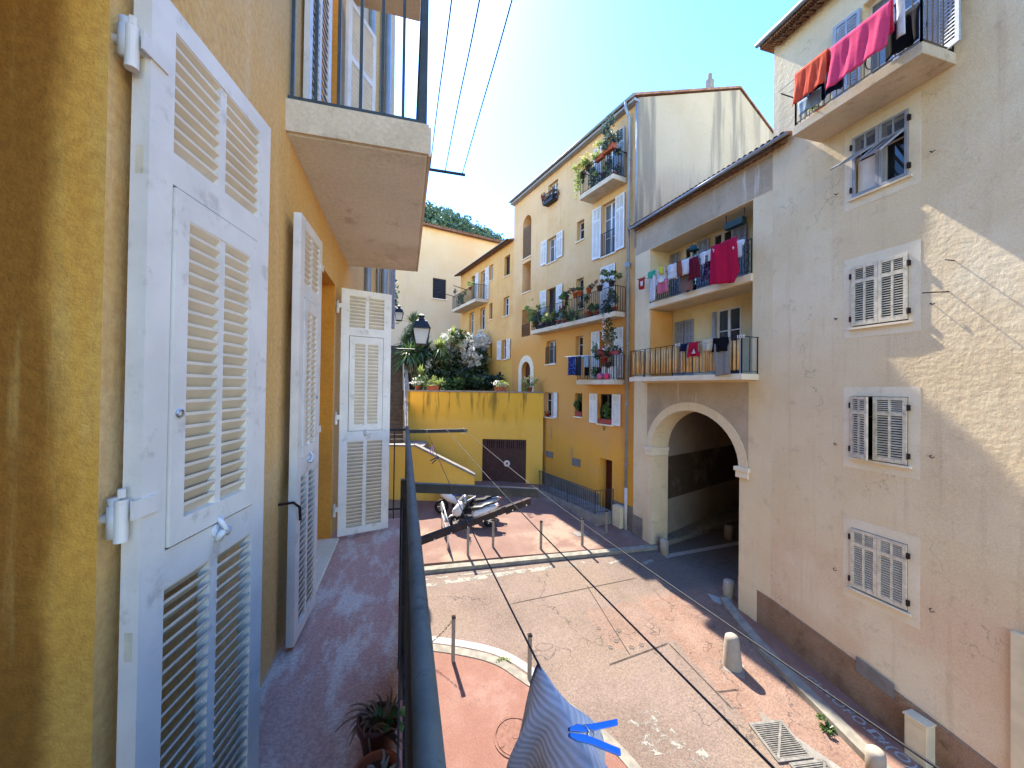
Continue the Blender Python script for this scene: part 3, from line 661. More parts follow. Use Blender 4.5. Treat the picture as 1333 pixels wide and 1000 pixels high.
mb = MB(); mb.add([(4.4, -.3, .2), (4.88, -.3, .2), (7.5, -8.9, .2), (6.1, -8.9, .2), (4.4, -.3, .62), (4.88, -.3, .62), (7.5, -8.9, .72), (6.1, -8.9, .72)], [(4, 5, 6, 7), (0, 3, 7, 4), (0, 1, 5, 4)])
mb.build('passage_pavement', M['stone'], gb, normals=False)
# loggias: back walls, windows, slabs
def loggia(c, d, dep, wins):
    mb = MB(); wall_mesh(mb, .56, 4.75, c, d, [(a, b, z0, z1, .1) for a, b, z0, z1 in wins]); mb.v = [(a, b-dep, z) for a, b, z in mb.v]
    mb.build('loggia_wall', M['loggia_wall'], gb, normals=False)
loggia(6.68, 9.18, 1.0, [(1.75, 2.62, 6.68, 8.85), (3.62, 4.5, 6.72, 8.75)])
loggia(9.42, 11.42, .9, [(4.1, 4.7, 9.5, 11.3), (3.35, 4.02, 9.42, 11.35), (2.0, 2.75, 9.42, 11.35)][1:])
MB().box(4.62, 4.745, -.95, -.05, 6.69, 9.1).build('loggia_panel', M['loggia_orange'], gb)
window(gb, 1.75, 2.62, 6.68, 8.85, -1.02, 'win_white', 'glass', 2, (.33,))
window(gb, 3.62, 4.5, 6.72, 8.75, -1.06, 'win_brown', 'glass')
shutter(gb, 3.62, 4.03, 6.75, 8.74, -.98, 'shut_grey', 0, 1, 20); shutter(gb, 4.09, 4.5, 6.75, 8.74, -.98, 'shut_grey', 0, -1, 20)
MB().box(2.64, 2.74, -1.0, -.9, 6.7, 8.8).build('folded_shutter', M['shut_grey'], gb)
window(gb, 3.35, 4.02, 9.42, 11.35, -.93, 'win_white', 'glass_clear', 2, (), [(.02, .55, .15), (.62, .98, .1)])
window(gb, 2.0, 2.75, 9.42, 11.35, -.93, 'win_white', 'glass_clear', 2, (), [(.35, .98, .1)])
for a, b, sd in ((4.15, 4.62, 1), (2.85, 3.3, -1), (2.78, 2.84, 1), (1.45, 1.95, 1)):
    if b-a > .1: shutter(gb, a, b, 9.44, 11.3, -.85, 'shut_grey', 0, sd, 18)
shutter(gb, 2.80, 3.28, 9.44, 11.3, -.8, 'shut_grey', .05, 1, 18)
s2 = slab(gb, .56, 4.75, .04, 9.2, 9.41, 'trim', 'loggia_slab', .9)
slab(gb, .36, 5.08, .62, 6.5, 6.66, 'trim', 'balcony_slab', .0)
railing(gb, [(.6, .0), (4.72, .0)], 9.42, .95, 'iron', .1, .008, deco=True)
bl = railing(gb, [(.4, 0), (.4, .58), (2.9, .58), (4.25, .58), (5.04, .58), (5.04, 0)], 6.66, .98, 'iron', .26, .008)
mb = MB()
for k in range(36):
    s_ = .46+k*(4.52/36); w = .074+.012*sin(k*7.3); mb.tube([(s_+.06, .55, 6.76), (s_+.06+.004*sin(k*3), .55, 7.57+.02*sin(k*5))], w/2, 6)
mb.build('cane_screen', M['bamboo'], gb, smooth=True)
# roof with tiled eave
mb = MB(); mb.add([(-.5, .27, 12.48), (5.75, .27, 12.48), (5.75, -6, 14.3), (-.5, -6, 14.3), (-.5, .27, 12.56), (5.75, .27, 12.56), (5.75, -6, 14.38), (-.5, -6, 14.38)], [(0, 1, 2, 3), (4, 5, 6, 7), (0, 1, 5, 4), (1, 2, 6, 5), (2, 3, 7, 6), (3, 0, 4, 7)])
rf = mb.build('roof', M['roof'], gb)
mb = MB(); tiles_row(mb, -.4, 5.7, .2, 12.41, down=True); tiles_row(mb, -.5, 5.75, .28, 12.55); mb.build('eave_tile', M['roof'], rf)
MB().tube([(-.55, .29, 12.49), (5.6, .29, 12.47)], .045, 8).build('gutter', M['pipe'], gb, smooth=True)

# ------------------------------------------------------------------ tall ochre house with the planted balconies
YL = Fac(8.65, 14.0, 6.305, 24.0)
yb = root('ochre_house', 'tall ochre house with white shutters and three planted balconies, roof slanting up to a gable', 'house', YL.M)
E0, E1 = -.49, 9.72
cb, cc, cd, ca = (5.0, 5.9), (2.83, 3.38), (.72, 1.6), (7.62, 8.58)
yh = [(*cb, 16.1, 17.1, .22), (*cb, 12.87, 14.2, .22), (*cb, 9.35, 11.5, .22), (*cb, 7.5, 8.72, .25), (5.1, 6.0, 4.7, 6.0, .2),
      (*cc, 15.9, 17.0, .25), (*cc, 13.25, 14.2, .25), (*cc, 10.0, 11.45, .25), (*cc, 7.7, 8.7, .25), (*cc, 4.9, 6.0, .25),
      (*cd, 14.85, 17.05, .22), (*cd, 12.0, 14.3, .22), (*cd, 9.35, 11.52, .22), (*cd, 6.6, 8.76, .22), (.8, 1.72, 4.7, 6.0, .22),
      (.8, 1.58, .9, 3.2, .45), (*ca, 13.86, 16.35, .9, .48, True), (*ca, 11.84, 13.6, .9, 0, True), (*ca, 9.24, 10.85, .9, 0, True), (7.5, 8.5, 5.6, 7.75, .3, .5)]
mb = MB(); wall_mesh(mb, E0, E1, -1, 17.78, yh)
mb.poly([(E1, 0, 15), (E1, -13, 15), (E1, -13, 17.8), (E1, -6.6, 20.6), (E1, 0, 17.78)]); mb.poly([(E0, -13, -1), (E1, -13, -1), (E1, -13, 17.8), (E0, -13, 17.8)])
mb.build('wall', M['yellow'], yb, normals=False)
mb = MB()
YS_ = [0, -.9, -3, -5, -6.6, -9, -13]
for k in range(6):
    a, b = YS_[k], YS_[k+1]; zb_ = 6.05 if k else -1; h = lambda y: 17.75+2.8*(1-abs(y+6.6)/6.6)
    mb.poly([(E0, a, zb_), (E0, b, zb_), (E0, b, h(b)), (E0, a, h(a))])
mb.build('gable_wall', M['gable'], yb, normals=False)
mb = MB()
for y0, z0, y1, z1 in ((.3, 17.7, -6.6, 20.62), (-13.4, 17.7, -6.6, 20.62)):
    mb.add([(E0-.06, y0, z0), (E1+.1, y0, z0), (E1+.1, y1, z1), (E0-.06, y1, z1), (E0-.06, y0, z0+.1), (E1+.1, y0, z0+.1), (E1+.1, y1, z1+.1), (E0-.06, y1, z1+.1)], [(0, 1, 2, 3), (4, 5, 6, 7), (0, 1, 5, 4), (1, 2, 6, 5), (2, 3, 7, 6), (3, 0, 4, 7)])
rf = mb.build('roof', M['roof'], yb)
for s_, y_, z_, h_ in ((E0+.3, -4.8, 19.9, .9), (5.6, -1.6, 18.4, .55), (6.6, -1.4, 18.3, .5)):
    mb = MB(); mb.box(s_-.12, s_+.12, y_-.13, y_+.13, z_, z_+h_*.7); mb.tube([(s_, y_, z_+h_*.7), (s_, y_, z_+h_)], [.08, .1], 8); mb.build('chimney', M['conc'], rf)
MB().box(E0-.02, E1, -.0, .26, 17.55, 17.66).build('eave_board', M['shut_grey'], yb)
MB().tube([(E0-.05, .34, 17.72), (E1, .34, 17.72)], .06, 8).build('gutter', M['pipe'], yb, smooth=True)
mb = MB(); mb.tube([(-.1, .34, 17.7), (-.1, .32, 17.45), (-.12, .12, 17.1), (-.12, .12, 2.3)], .06, 8)
for z in (3.2, 5.6, 8, 10.2, 10.6, 13, 15.4): mb.tube([(-.12, .12, z), (-.12, .12, z+.06)], .075, 8)
mb.tube([(-.12, .14, 11.0), (-.12, .14, 11.25)], [.07, .14], 8)
mb.build('downpipe', M['pipe'], yb, smooth=True)
MB().tube([(-.12, .12, 2.3), (-.12, .12, .6)], .065, 8).build('downpipe', M['pipe_w'], yb, smooth=True)
MB().tube([(E0+.02, .08, 17.5), (E0+.02, .08, 11.8)], .05, 8).build('downpipe', M['pipe'], yb, smooth=True)
# dado
mb = MB()
for a, b, za, zb in ((E0, .8, 1.58, 1.6), (1.58, 6.3, 1.62, 1.74)):
    mb.add([(a, .025, -1), (b, .025, -1), (b, .025, zb), (a, .025, za), (a, -.01, -1), (b, -.01, -1), (b, -.01, zb), (a, -.01, za)], [(0, 1, 2, 3), (3, 2, 6, 7), (0, 3, 7, 4), (1, 2, 6, 5)])
mb.build('dado', M['grey_dado'], yb, normals=False)
# windows and shutters
D = -.17
window(yb, *cb, 16.1, 17.1, D, gm='glass_l'); window(yb, *cb, 12.87, 14.2, D, gm='glass_l'); window(yb, *cb, 9.35, 11.5, D, 'win_brown', 'glass', 2); window(yb, *cb, 7.5, 8.72, -.2, 'win_white', 'glass_l')
window(yb, 5.1, 6.0, 4.7, 6.0, D, 'win_white', 'glass')
for c, d in ((15.9, 17.0), (13.25, 14.2), (10.0, 11.45), (7.7, 8.7)): window(yb, *cc, c, d, -.2, 'win_white', 'glass', 1, (.4,))
window(yb, *cc, 4.9, 6.0, -.2, 'win_brown', 'dark', 1, ())
window(yb, *cd, 14.85, 17.05, D, 'win_white', 'glass_l', 2, (.3, .65)); window(yb, *cd, 12.0, 14.3, D, 'win_white', 'glass_l', 2, (.3, .65)); window(yb, *cd, 9.35, 11.52, D, 'win_white', 'glass', 2)
window(yb, .8, 1.72, 4.7, 6.0, D, 'win_brown', 'dark', 2, ())
mb = MB()
for k in range(26): mb.box(cd[0]+.01, cd[1]-.01, -.13, -.115, 6.62+k*.082, 6.62+k*.082+.078)
rl = mb.build('roller_blind', M['roller'], yb); MB().box(*cd, -.2, -.19, 6.6, 8.76).build('backing', M['dark'], rl)
for (a, b), (c, d), md in ((cb, (12.9, 14.2), .53), (cb, (9.4, 11.5), .54), ((5.1, 6.0), (4.7, 6.0), .33), (cd, (14.9, 17.0), .5), (cd, (12.0, 14.28), .53), (cd, (6.68, 8.76), .52), ((.8, 1.72), (4.7, 6.0), .5)):
    n = 20 if d-c > 1.6 else 13; an = rnd.uniform(.02, .12)
    shutter(yb, b+.01, b+.01+md, c, d, .05, 'shut_far', an, 1, n)
    if not (c > 14.8): shutter(yb, a-.01-md, a-.01, c, d, .05, 'shut_far', -rnd.uniform(.02, .1), -1, n)
    else: shutter(yb, a-.01-md, a-.01, c, d, .05, 'shut_bluegrey', -.05, -1, n)
shutter(yb, cd[0], 1.155, 9.4, 11.52, .04, 'shut_far', 0, 1, 20); shutter(yb, 1.165, cd[1], 9.4, 11.52, .04, 'shut_far', 0, -1, 20)
for a, b, c in ((*cb, 12.87), (*cc, 13.25), (*cd, 12.0), (5.1, 6.0, 4.7), (.8, 1.72, 4.7), (*cc, 10.0), (*cb, 7.5), (*cc, 7.7), (*cc, 4.9), (*ca, 11.84), (*ca, 13.86)):
    MB().box(a-.06, b+.06, -.05, .06, c-.06, c).build('window_sill', M['trim'], yb)
railing(yb, [(.7, .03), (1.62, .03)], 12.0, 1.0, 'iron', .11, .008); railing(yb, [(7.62, -.02), (8.58, -.02)], 9.24, .7, 'iron', .1, .009)
railing(yb, [(5.0, .03), (5.9, .03)], 7.5, .9, 'iron', .1, .008)
mb = MB()
for k in range(9):
    for j in range(14): mb.tube([(7.7+.1*k, -.03, 13.9+j*.13), (7.75+.1*k, -.03, 13.965+j*.13), (7.7+.1*k, -.03, 14.03+j*.13)], .012, 4)
mb.build('iron_lattice', M['iron_green'], yb)
# round arched door at terrace level with pale surround
mb = MB(); n = 20
for k in range(n):
    P = lambda kk, e: (8.0-(.5+e)*cos(PI*kk/n), 7.25+(.5+e)*sin(PI*kk/n))
    (x0, z0), (x1, z1), (X0, Z0), (X1, Z1) = P(k, 0), P(k+1, 0), P(k, .36), P(k+1, .36)
    mb.poly([(x0, .03, z0), (x1, .03, z1), (X1, .03, Z1), (X0, .03, Z0)]); mb.poly([(X0, .03, Z0), (X1, .03, Z1), (X1, 0, Z1), (X0, 0, Z0)])
mb.box(7.14, 7.5, 0, .03, 5.6, 7.25); mb.box(8.5, 8.86, 0, .03, 5.6, 7.25)
mb.build('door_surround', M['trim'], yb)
mb = MB(); mb.prism([(7.5+.5-.5*cos(PI*k/16), -.26, 7.25+.5*sin(PI*k/16)) for k in range(17)]+[(8.5, -.26, 5.6), (7.5, -.26, 5.6)], (0, -.05, 0))
for x in (7.6, 8.05): mb.box(x, x+.35, -.26, -.245, 5.8, 6.5); mb.box(x, x+.35, -.26, -.245, 6.6, 7.2)
mb.build('door', M['red_door'], yb)
mb = MB(); mb.box(.8, 1.58, -.44, -.38, .9, 3.2); mb.box(.9, 1.48, -.38, -.365, 1.2, 2.0); mb.box(.9, 1.48, -.38, -.365, 2.15, 3.05); d_ = mb.build('door', M['red_door'], yb)
MB().tube([(.95, -.36, 2.05), (.95, -.3, 2.05)], .025, 8).build('handle', M['chrome'], d_)
MB().box(5.0, 5.9, .0, .35, 15.95, 16.08).build('window_box_shelf', M['iron'], yb)
railing(yb, [(5.95, .02), (5.95, .33), (4.95, .33), (4.95, .02)], 16.05, .4, 'iron', .1, .008)
# meter plates and pipes
MB().box(5.13, 5.76, .0, .04, 2.6, 2.9).build('meter_cover', M['grille'], yb); MB().box(2.9, 3.5, 0, .04, 2.55, 2.9).build('meter_cover', M['grille'], yb)
mb = MB(); mb.tube([(6.05, .04, 4.2), (6.05, .04, 2.85), (5.76, .04, 2.75)], .02, 6); mb.tube([(5.3, .04, 4.2), (5.3, .04, 3.6)], .018, 6); mb.tube([(3.52, .04, 3.4), (3.52, .04, 2.9)], .018, 6); mb.build('gas_pipe', M['pipe'], yb)
# balconies
for (s0, s1, dep, z, h) in ((.12, 2.26, .75, 14.83, 1.05), (.1, 6.55, .6, 9.33, 1.05), (.12, 2.5, .62, 6.6, 1.0)):
    slab(yb, s0, s1, dep, z-.2, z, 'near_conc')
    railing(yb, [(s0+.04, 0), (s0+.04, dep-.05), (s1-.04, dep-.05), (s1-.04, 0)], z, h, 'iron', .12, .008)
# raised landing with railing by the red door
slab(yb, .55, 5.2, 1.0, -1, 1.12, 'conc', 'landing')
railing(yb, [(5.0, .92), (2.6, .94), (.75, .95), (.62, .1)], 1.12, .95, 'iron_green', .12, .009)
MB().box(-.02, .45, .03, .3, .3, 1.5).build('meter_cabinet', M['cream_box'], yb, bevel=.01)

# low ochre house further up
lb = root('low_ochre_house', 'lower ochre house beyond with a corner balcony over the garden', 'house', YL.M)
lh = [(15.6, 16.5, 12.45, 14.75, .22), (13.8, 14.75, 12.45, 14.7, .22), (12.65, 13.2, 13.66, 14.75, .25), (10.18, 10.95, 13.4, 14.7, .22), (15.85, 16.8, 10.38, 12.0, .22), (13.8, 14.76, 10.4, 12.0, .22), (12.67, 13.18, 10.94, 12.07, .22),
      (10.2, 11.0, 10.84, 12.05, .22), (13.5, 14.5, 7.95, 9.28, .22), (12.7, 13.2, 8.2, 9.3, .22), (10.44, 11.13, 8.05, 9.3, .22)]
mb = MB(); wall_mesh(mb, E1, 18.8, -1, 15.4, lh); mb.poly([(18.8, 0, -1), (18.8, -9, -1), (18.8, -9, 17.6), (18.8, 0, 15.4)])
mb.build('wall', M['yellow_low'], lb, normals=False)
for i, h in enumerate(lh): window(lb, *h[:4], -.18, 'win_white' if i % 3 else 'win_brown', 'glass' if i % 4 else 'glass_l', 1 if h[1]-h[0] < .6 else 2, (.35,))
for a, b, c, d in ((15.03, 15.58, 12.45, 14.75), (13.22, 13.78, 12.45, 14.7), (11.14, 11.7, 8.05, 9.3), (9.9, 10.43, 8.05, 9.3)): shutter(lb, a, b, c, d, .05, 'shut_far', .05 if a != 9.9 else -.05, 1 if a != 9.9 else -1, 14)
for a, b in ((13.5, 13.99), (14.01, 14.5)): shutter(lb, a, b, 7.95, 9.28, .03, 'shut_grey', 0, 1, 14)
for h in lh[2:]: MB().box(h[0]-.06, h[1]+.06, -.05, .06, h[2]-.06, h[2]).build('window_sill', M['trim'], lb)
slab(lb, 13.4, 18.2, .95, 12.2, 12.42, 'near_conc'); railing(lb, [(13.45, 0), (13.45, .9), (18.15, .9), (18.15, 0)], 12.42, 1.0, 'iron_green', .14, .01)
mb = MB(); mb.tube([(15, .9, 13.3), (15, 2.0, 13.5)], .025, 6); mb.tube([(17.8, .9, 13.4), (17.8, 2.2, 13.6)], .025, 6); mb.tube([(13.6, .9, 13.45), (13.6, 1.5, 13.5)], .025, 6); mb.build('clothesline_bracket', M['iron'], lb)
mb = MB(); mb.add([(E1, .4, 15.36), (19, .4, 15.36), (19, -9, 17.8), (E1, -9, 17.8), (E1, .4, 15.46), (19, .4, 15.46), (19, -9, 17.9), (E1, -9, 17.9)], [(0, 1, 2, 3), (4, 5, 6, 7), (0, 1, 5, 4), (1, 2, 6, 5), (2, 3, 7, 6), (3, 0, 4, 7)])
rf = mb.build('roof', M['roof'], lb)
MB().tube([(E1, .45, 15.4), (19, .45, 15.4)], .06, 8).build('gutter', M['iron'], lb)
mb = MB(); mb.box(13.6, 13.85, 0, .02, 7.0, 7.25); mb.box(11.2, 11.55, 0, .02, 7.0, 7.25); mb.build('cellar_vent', M['iron'], lb)

# far pale building and wooded hill
FB = Fac(11.5, 39.68, 5.3, 37.9)
fb = root('pale_building', 'large pale peach building with one dark louvred window, closing the view behind the garden', 'building', FB.M)
s_of = lambda X: (11.5-X)/.961
mb = MB(); wall_mesh(mb, -4, 22, 0, 21.0, [(s_of(3.68), s_of(2.41), 14.5, 16.4, .25)])
mb.poly([(22, 0, 0), (22, -12, 0), (22, -12, 21), (22, 0, 21)]); mb.poly([(-4, 0, 0), (-4, -12, 0), (-4, -12, 21), (-4, 0, 21)])
mb.build('wall', M['far_wall'], fb, normals=False)
wf = window(fb, s_of(3.68), s_of(2.41), 14.5, 16.4, -.1, 'win_brown', 'dark', 1, ())
mb = MB()
for k in range(13): mb.box(s_of(3.68)+.08, s_of(2.41)-.08, -.1, -.06, 14.62+k*.135, 14.7+k*.135)
mb.build('louvre', M['iron'], wf); MB().box(s_of(3.68)-.1, s_of(2.41)+.1, -.02, .1, 14.4, 14.5).build('window_sill', M['trim'], fb)
mb = MB(); mb.add([(-4.2, .5, 20.95), (22.4, .5, 20.95), (22.4, -6.5, 23), (-4.2, -6.5, 23), (-4.2, .5, 21.12), (22.4, .5, 21.12), (22.4, -6.5, 23.17), (-4.2, -6.5, 23.17)], [(0, 1, 2, 3), (4, 5, 6, 7), (0, 1, 5, 4), (1, 2, 6, 5), (2, 3, 7, 6), (3, 0, 4, 7)])
rf = mb.build('roof', M['roof'], fb); mb = MB(); tiles_row(mb, -4, 22, .55, 21.1, .28, .12); mb.build('eave_tile', M['roof'], rf)

TH = radians(15.35)
def hillz(lat):
    P = [(-400, 150), (-140, 145), (-64, 123), (-45, 116), (-30, 108), (-8, 96), (30, 70), (120, 40), (400, 10)]
    for (a, b), (c, d) in zip(P, P[1:]):
        if lat <= c: return b+(d-b)*(lat-a)/(c-a)
    return 0
def hillpt(lat, dep):
    k = max(0, min(1, (dep-120)/140)); k = k*k*(3-2*k); h = hillz(lat)*k*(1 if dep < 262 else max(.3, 1-(dep-262)/250))
    h += 3*mnoise.noise((lat*.03, dep*.03, 0))*k
    return (lat*cos(TH)+dep*sin(TH), -lat*sin(TH)+dep*cos(TH), h)
mb = MB(); mb.grid(50, 26, lambda u, v: hillpt(-330+480*u, 118+330*v)); tag(mb.build('hill', plain('hill_undergrowth', '3d4f34', .95, .1, .2, .05), smooth=True), kind='structure')
mb = MB(); r3 = random.Random(3)
for k in range(520):
    lat = r3.uniform(-130, 15); dep = r3.uniform(215, 272); p = Vector(hillpt(lat, dep)); R = r3.uniform(2.2, 4.2); hh = R*r3.uniform(1.1, 1.7)
    c = p+Vector((0, 0, hh*.8))
    for j in range(46):
        d = Vector((r3.gauss(0, 1), r3.gauss(0, 1), r3.gauss(0, .9))).normalized(); q = c+Vector((d.x*R, d.y*R, d.z*hh*.8))*r3.uniform(.72, 1.05)
        a = d.orthogonal().normalized(); b = d.cross(a); an = r3.uniform(0, 6.3); s_ = r3.uniform(.5, 1.05)
        a, b = (a*cos(an)+b*sin(an))*s_, (b*cos(an)-a*sin(an))*s_; d = d*s_*.5
        mb.poly([q-a-d*.2, q+b*.8-d, q+a, q-b*.8+d])
tag(mb.build('wooded_hillside', M['pine'], normals=False), kind='stuff')

# ------------------------------------------------------------------ retaining wall with garage, stairs, terrace
RT = Fac(7.15, 19.70, 4.08, 20.74)          # s grows to the camera's left
ra = lambda t: 3.24-t                        # distance from the garage's left edge, towards the ochre house -> s
rw = root('retaining_wall', 'yellow retaining wall streaked with black runs above a maroon garage door', 'retaining wall', RT.M)
mb = MB(); wall_mesh(mb, 0, 7.4, 0, 5.95, [(ra(2.36), ra(0), .3, 3.45, .18)])
mb.poly([(7.4, 0, 0), (7.4, -3, 0), (7.4, -3, 5.95), (7.4, 0, 5.95)])
mb.build('wall', M['retain'], rw, normals=False)
MB().box(-.02, 7.44, -.3, .05, 5.95, 6.02).build('coping', M['conc'], rw)
g0, g1 = ra(2.36), ra(0)
mb = MB(); mb.box(g0, g1, -.19, -.13, .9, 3.45)
for k in range(1, 8): mb.box(g0+(g1-g0)*k/8-.008, g0+(g1-g0)*k/8+.008, -.131, -.118, .95, 2.85)
mb.box((g0+g1)/2-.03, (g0+g1)/2+.03, -.13, -.10, .95, 3.45)
gd = mb.build('garage_door', M['garage'], rw)
mb = MB()
for k in range(4):
    for j in range(4):
        x = g0+.12+(g1-g0-.2)*k/4+j*.115; mb.box(x, x+.035, -.13, -.12, 2.95, 3.35)
mb.build('air_slot', M['dark'], gd)
Rz = Matrix.Rotation(-PI/2, 4, 'X')
sg = MB(); sg.lathe([(.0, 0), (.17, 0), (.17, .012), (0, .012)], 24, T((g0+g1)/2-.15, -.1, 2.15) @ Rz); sgo = sg.build('sign', M['white_pl'], gd)
MB().lathe([(.0, 0), (.07, 0), (.07, .006), (0, .006)], 20, T((g0+g1)/2-.15, -.086, 2.15) @ Rz).build('sign_disc', M['redbox'], gd)
MB().box(4.0, 4.2, 0, .008, 2.2, 2.62).build('patch', M['retain_low'], rw)
# terrace deck and garden beds
sheet_z = lambda name, pts, z, mat: tag(MB().prism([(x, y, z) for x, y in pts], (0, 0, -1.0)).build(name, mat), kind='structure')
sheet_z('terrace_ground', [(.2, 22.15), (7.05, 19.9), (6.2, 24.5), (4.4, 32.4), (4.2, 38), (-2, 38), (.2, 28)], 5.88, M['soil'])
mb = MB()
mb.add([(2.3, 29, 5.8), (4.9, 30.2, 5.8), (5.6, 27, 5.8), (4.6, 25.6, 5.8), (2.3, 29, 8.6), (4.9, 30.2, 8.2), (5.6, 27.0, 6.2), (4.6, 25.6, 5.9)], [(4, 5, 6, 7), (0, 1, 5, 4), (1, 2, 6, 5), (2, 3, 7, 6), (3, 0, 4, 7)])
tag(mb.build('garden_ramp', M['conc'], normals=False), kind='structure')

FR = Fac(3.14, 17.79, .5, 18.51)            # front wall of the stairs, s grows to the camera's left
st = root('staircase', 'dark stone staircase climbing past the yellow wall beside a sloping yellow parapet', 'stairs', FR.M)
L = hypot(2.64, .72)
mb = MB(); mb.prism([(-.02, 0, .3), (8, 0, .3), (8, 0, 3.46), (L, 0, 3.46), (-.02, 0, 2.12)], (0, -.28, 0)); mb.build('parapet', M['retain_low'], st)
mb = MB(); mb.add([(-.05, .04, 2.13), (L+.02, .04, 3.47), (L+.02, -.32, 3.47), (-.05, -.32, 2.13), (-.05, .04, 2.23), (L+.02, .04, 3.57), (L+.02, -.32, 3.57), (-.05, -.32, 2.23)], [(0, 3, 2, 1), (4, 5, 6, 7), (0, 1, 5, 4), (1, 2, 6, 5), (2, 3, 7, 6), (3, 0, 4, 7)])
mb.box(L+.02, 8, -.32, .04, 3.465, 3.54); mb.build('coping', M['conc'], st)
mb = MB()
for k in range(11): mb.box(k*L/11, (k+1)*L/11, -1.8, -.285, .2, 1.0+k*.24)
mb.box(L+.005, 8, -2.4, -.285, .2, 3.4); mb.build('step', M['conc'], st)
# upper flight straight up the slope
Mi = FR.M.inverted()
mb = MB(); N = 30
for k in range(N):
    y = 20.3+k*.3; mb.box(-1.6, -.02-.005*k, y, y+.31, 2, 3.4+(k+1)*.19)
mb.build('step', M['step'], st, M=Mi)
mb = MB(); y1 = 20.3+N*.3; z1 = 3.4+N*.19
mb.prism([(.02, 20.2, 2), (.02, y1, 2), (.02, y1, z1+.75), (.02, 20.2, 4.25)], (.18, 0, 0)); mb.build('parapet', M['conc'], st, M=Mi)
mb = MB(); mb.tube([(.0, 20.2, 5.0), (-.02, y1, z1+1.35)], .03, 6)
for k in range(7): yy = 20.4+k*1.4; zz = 3.4+(yy-20.3)/.3*.19; mb.tube([(.05, yy, zz+.2), (.0, yy, zz+1.5)], .018, 5)
mb.build('handrail', M['iron'], st, M=Mi)

# ------------------------------------------------------------------ foliage kit
def leaf_cloud(mb, c, R, n, size, r, clump=0, down=0., asp=.45):
    c = Vector(c); cl = [Vector((r.gauss(0, .55), r.gauss(0, .55), r.gauss(0, .5))) for _ in range(clump)]
    for _ in range(n):
        d = Vector((r.gauss(0, 1), r.gauss(0, 1), r.gauss(0, 1))).normalized()*r.uniform(.2, 1)**.45
        if clump:
            k = r.choice(cl); d = k+d*r.uniform(.2, .5)
        q = c+Vector((d.x*R[0], d.y*R[1], d.z*R[2]))
        ax = (d.normalized()*.7+Vector((r.gauss(0, .6), r.gauss(0, .6), r.gauss(.25, .6)-down))).normalized(); s = size*r.uniform(.6, 1.25)
        b = ax.cross(Vector((r.gauss(0, 1), r.gauss(0, 1), r.gauss(0, 1)))).normalized()*s*asp; nrm = ax.cross(b).normalized()*s*.12
        mb.poly([q, q+ax*s*.5+b+nrm, q+ax*s, q+ax*s*.5-b+nrm])
def rosette(mb, c, n, L, w, r, up=.35, droop=.5):
    c = Vector(c)
    for k in range(n):
        az = r.uniform(0, 2*PI); el = r.uniform(up-.9, 1.45); d = Vector((cos(az)*cos(el), sin(az)*cos(el), sin(el))); sd = Vector((-sin(az), cos(az), 0)); ll = L*r.uniform(.7, 1.1); P = []
        for j in range(5):
            t = j/4; P.append((c+d*ll*t-Vector((0, 0, droop*ll*t*t*max(.15, cos(el)))), w*(.5+.5*min(1, t*4))*(1-t)**.6*(1 if j else .6)))
        for (p, a), (q, b) in zip(P, P[1:]):
            mb.poly([p-sd*a, p+sd*a, q+sd*b, q-sd*b])
def potmesh(r, h, kind='round'):
    mb = MB()
    if kind == 'box': mb.box(-r, r, -h*.5, h*.5, 0, h); mb.box(-r-.01, r+.01, -h*.5-.01, h*.5+.01, h*.86, h*1.02)
    else: mb.lathe([(r*.68, 0), (r*.93, h*.8), (r*1.04, h*.8), (r*1.06, h), (r*.92, h), (r*.9, h*.88), (0, h*.88)], 16)
    return mb
POTS = {'t': 'terracotta', 'd': 'darkpot', 'w': 'white_pl', 'r': 'redbox', 'b': 'iron_green'}
def potplant(F, s, d, z, kind, leaf, label, r=.13, h=.22, R=(.2, .2, .22), n=140, size=.09, style='cloud', flower=None, box=False, group=None, name='potted_plant', cat='potted plant', seed=0, trail=0):
    q = random.Random(int(s*1000+z*77)+seed)
    Mx = F.W(s, d, z) if F else T(s, d, z)
    t = root(name, label, cat, Mx, group)
    potmesh(r, h, 'box' if box else 'round').build('pot', M[POTS[kind]], t, smooth=not box)
    mb = MB(); c = (0, 0, h+R[2]*.75); R = tuple(1.25*a for a in R); n = int(n*1.4)
    if style == 'cloud': leaf_cloud(mb, c, R, n, size, q, 5)
    elif style == 'blade': rosette(mb, (0, 0, h*.9), n//4, R[2]*1.7, .025, q, .5, .5)
    elif style == 'stalk':
        for k in range(4):
            p = (q.uniform(-R[0], R[0])*.6, q.uniform(-R[1], R[1])*.6, h); e = (p[0]+q.uniform(-.08, .08), p[1], h+R[2]*2*q.uniform(.6, 1)); mb.tube([p, e], .008, 4); leaf_cloud(mb, e, (R[0]*.6, R[1]*.6, R[2]*.5), n//5, size, q)
    if trail:
        for k in range(8):
            x = q.uniform(-r, r)*1.4; y = r*1.2+q.uniform(0, .1); leaf_cloud(mb, (x, y, h-trail*q.uniform(.2, .55)), (.07, .07, trail*.4), 26, size, q, 0, .8)
    mb.build('foliage', M[leaf], t, normals=False)
    if flower:
        fb_ = MB(); leaf_cloud(fb_, (0, 0, h+R[2]*1.0), (R[0]*1.05, R[1]*1.05, R[2]*.9), int(n*.45), size*.7, q, 6, asp=.7); fb_.build('blossom', M[flower], t, normals=False)
    return t

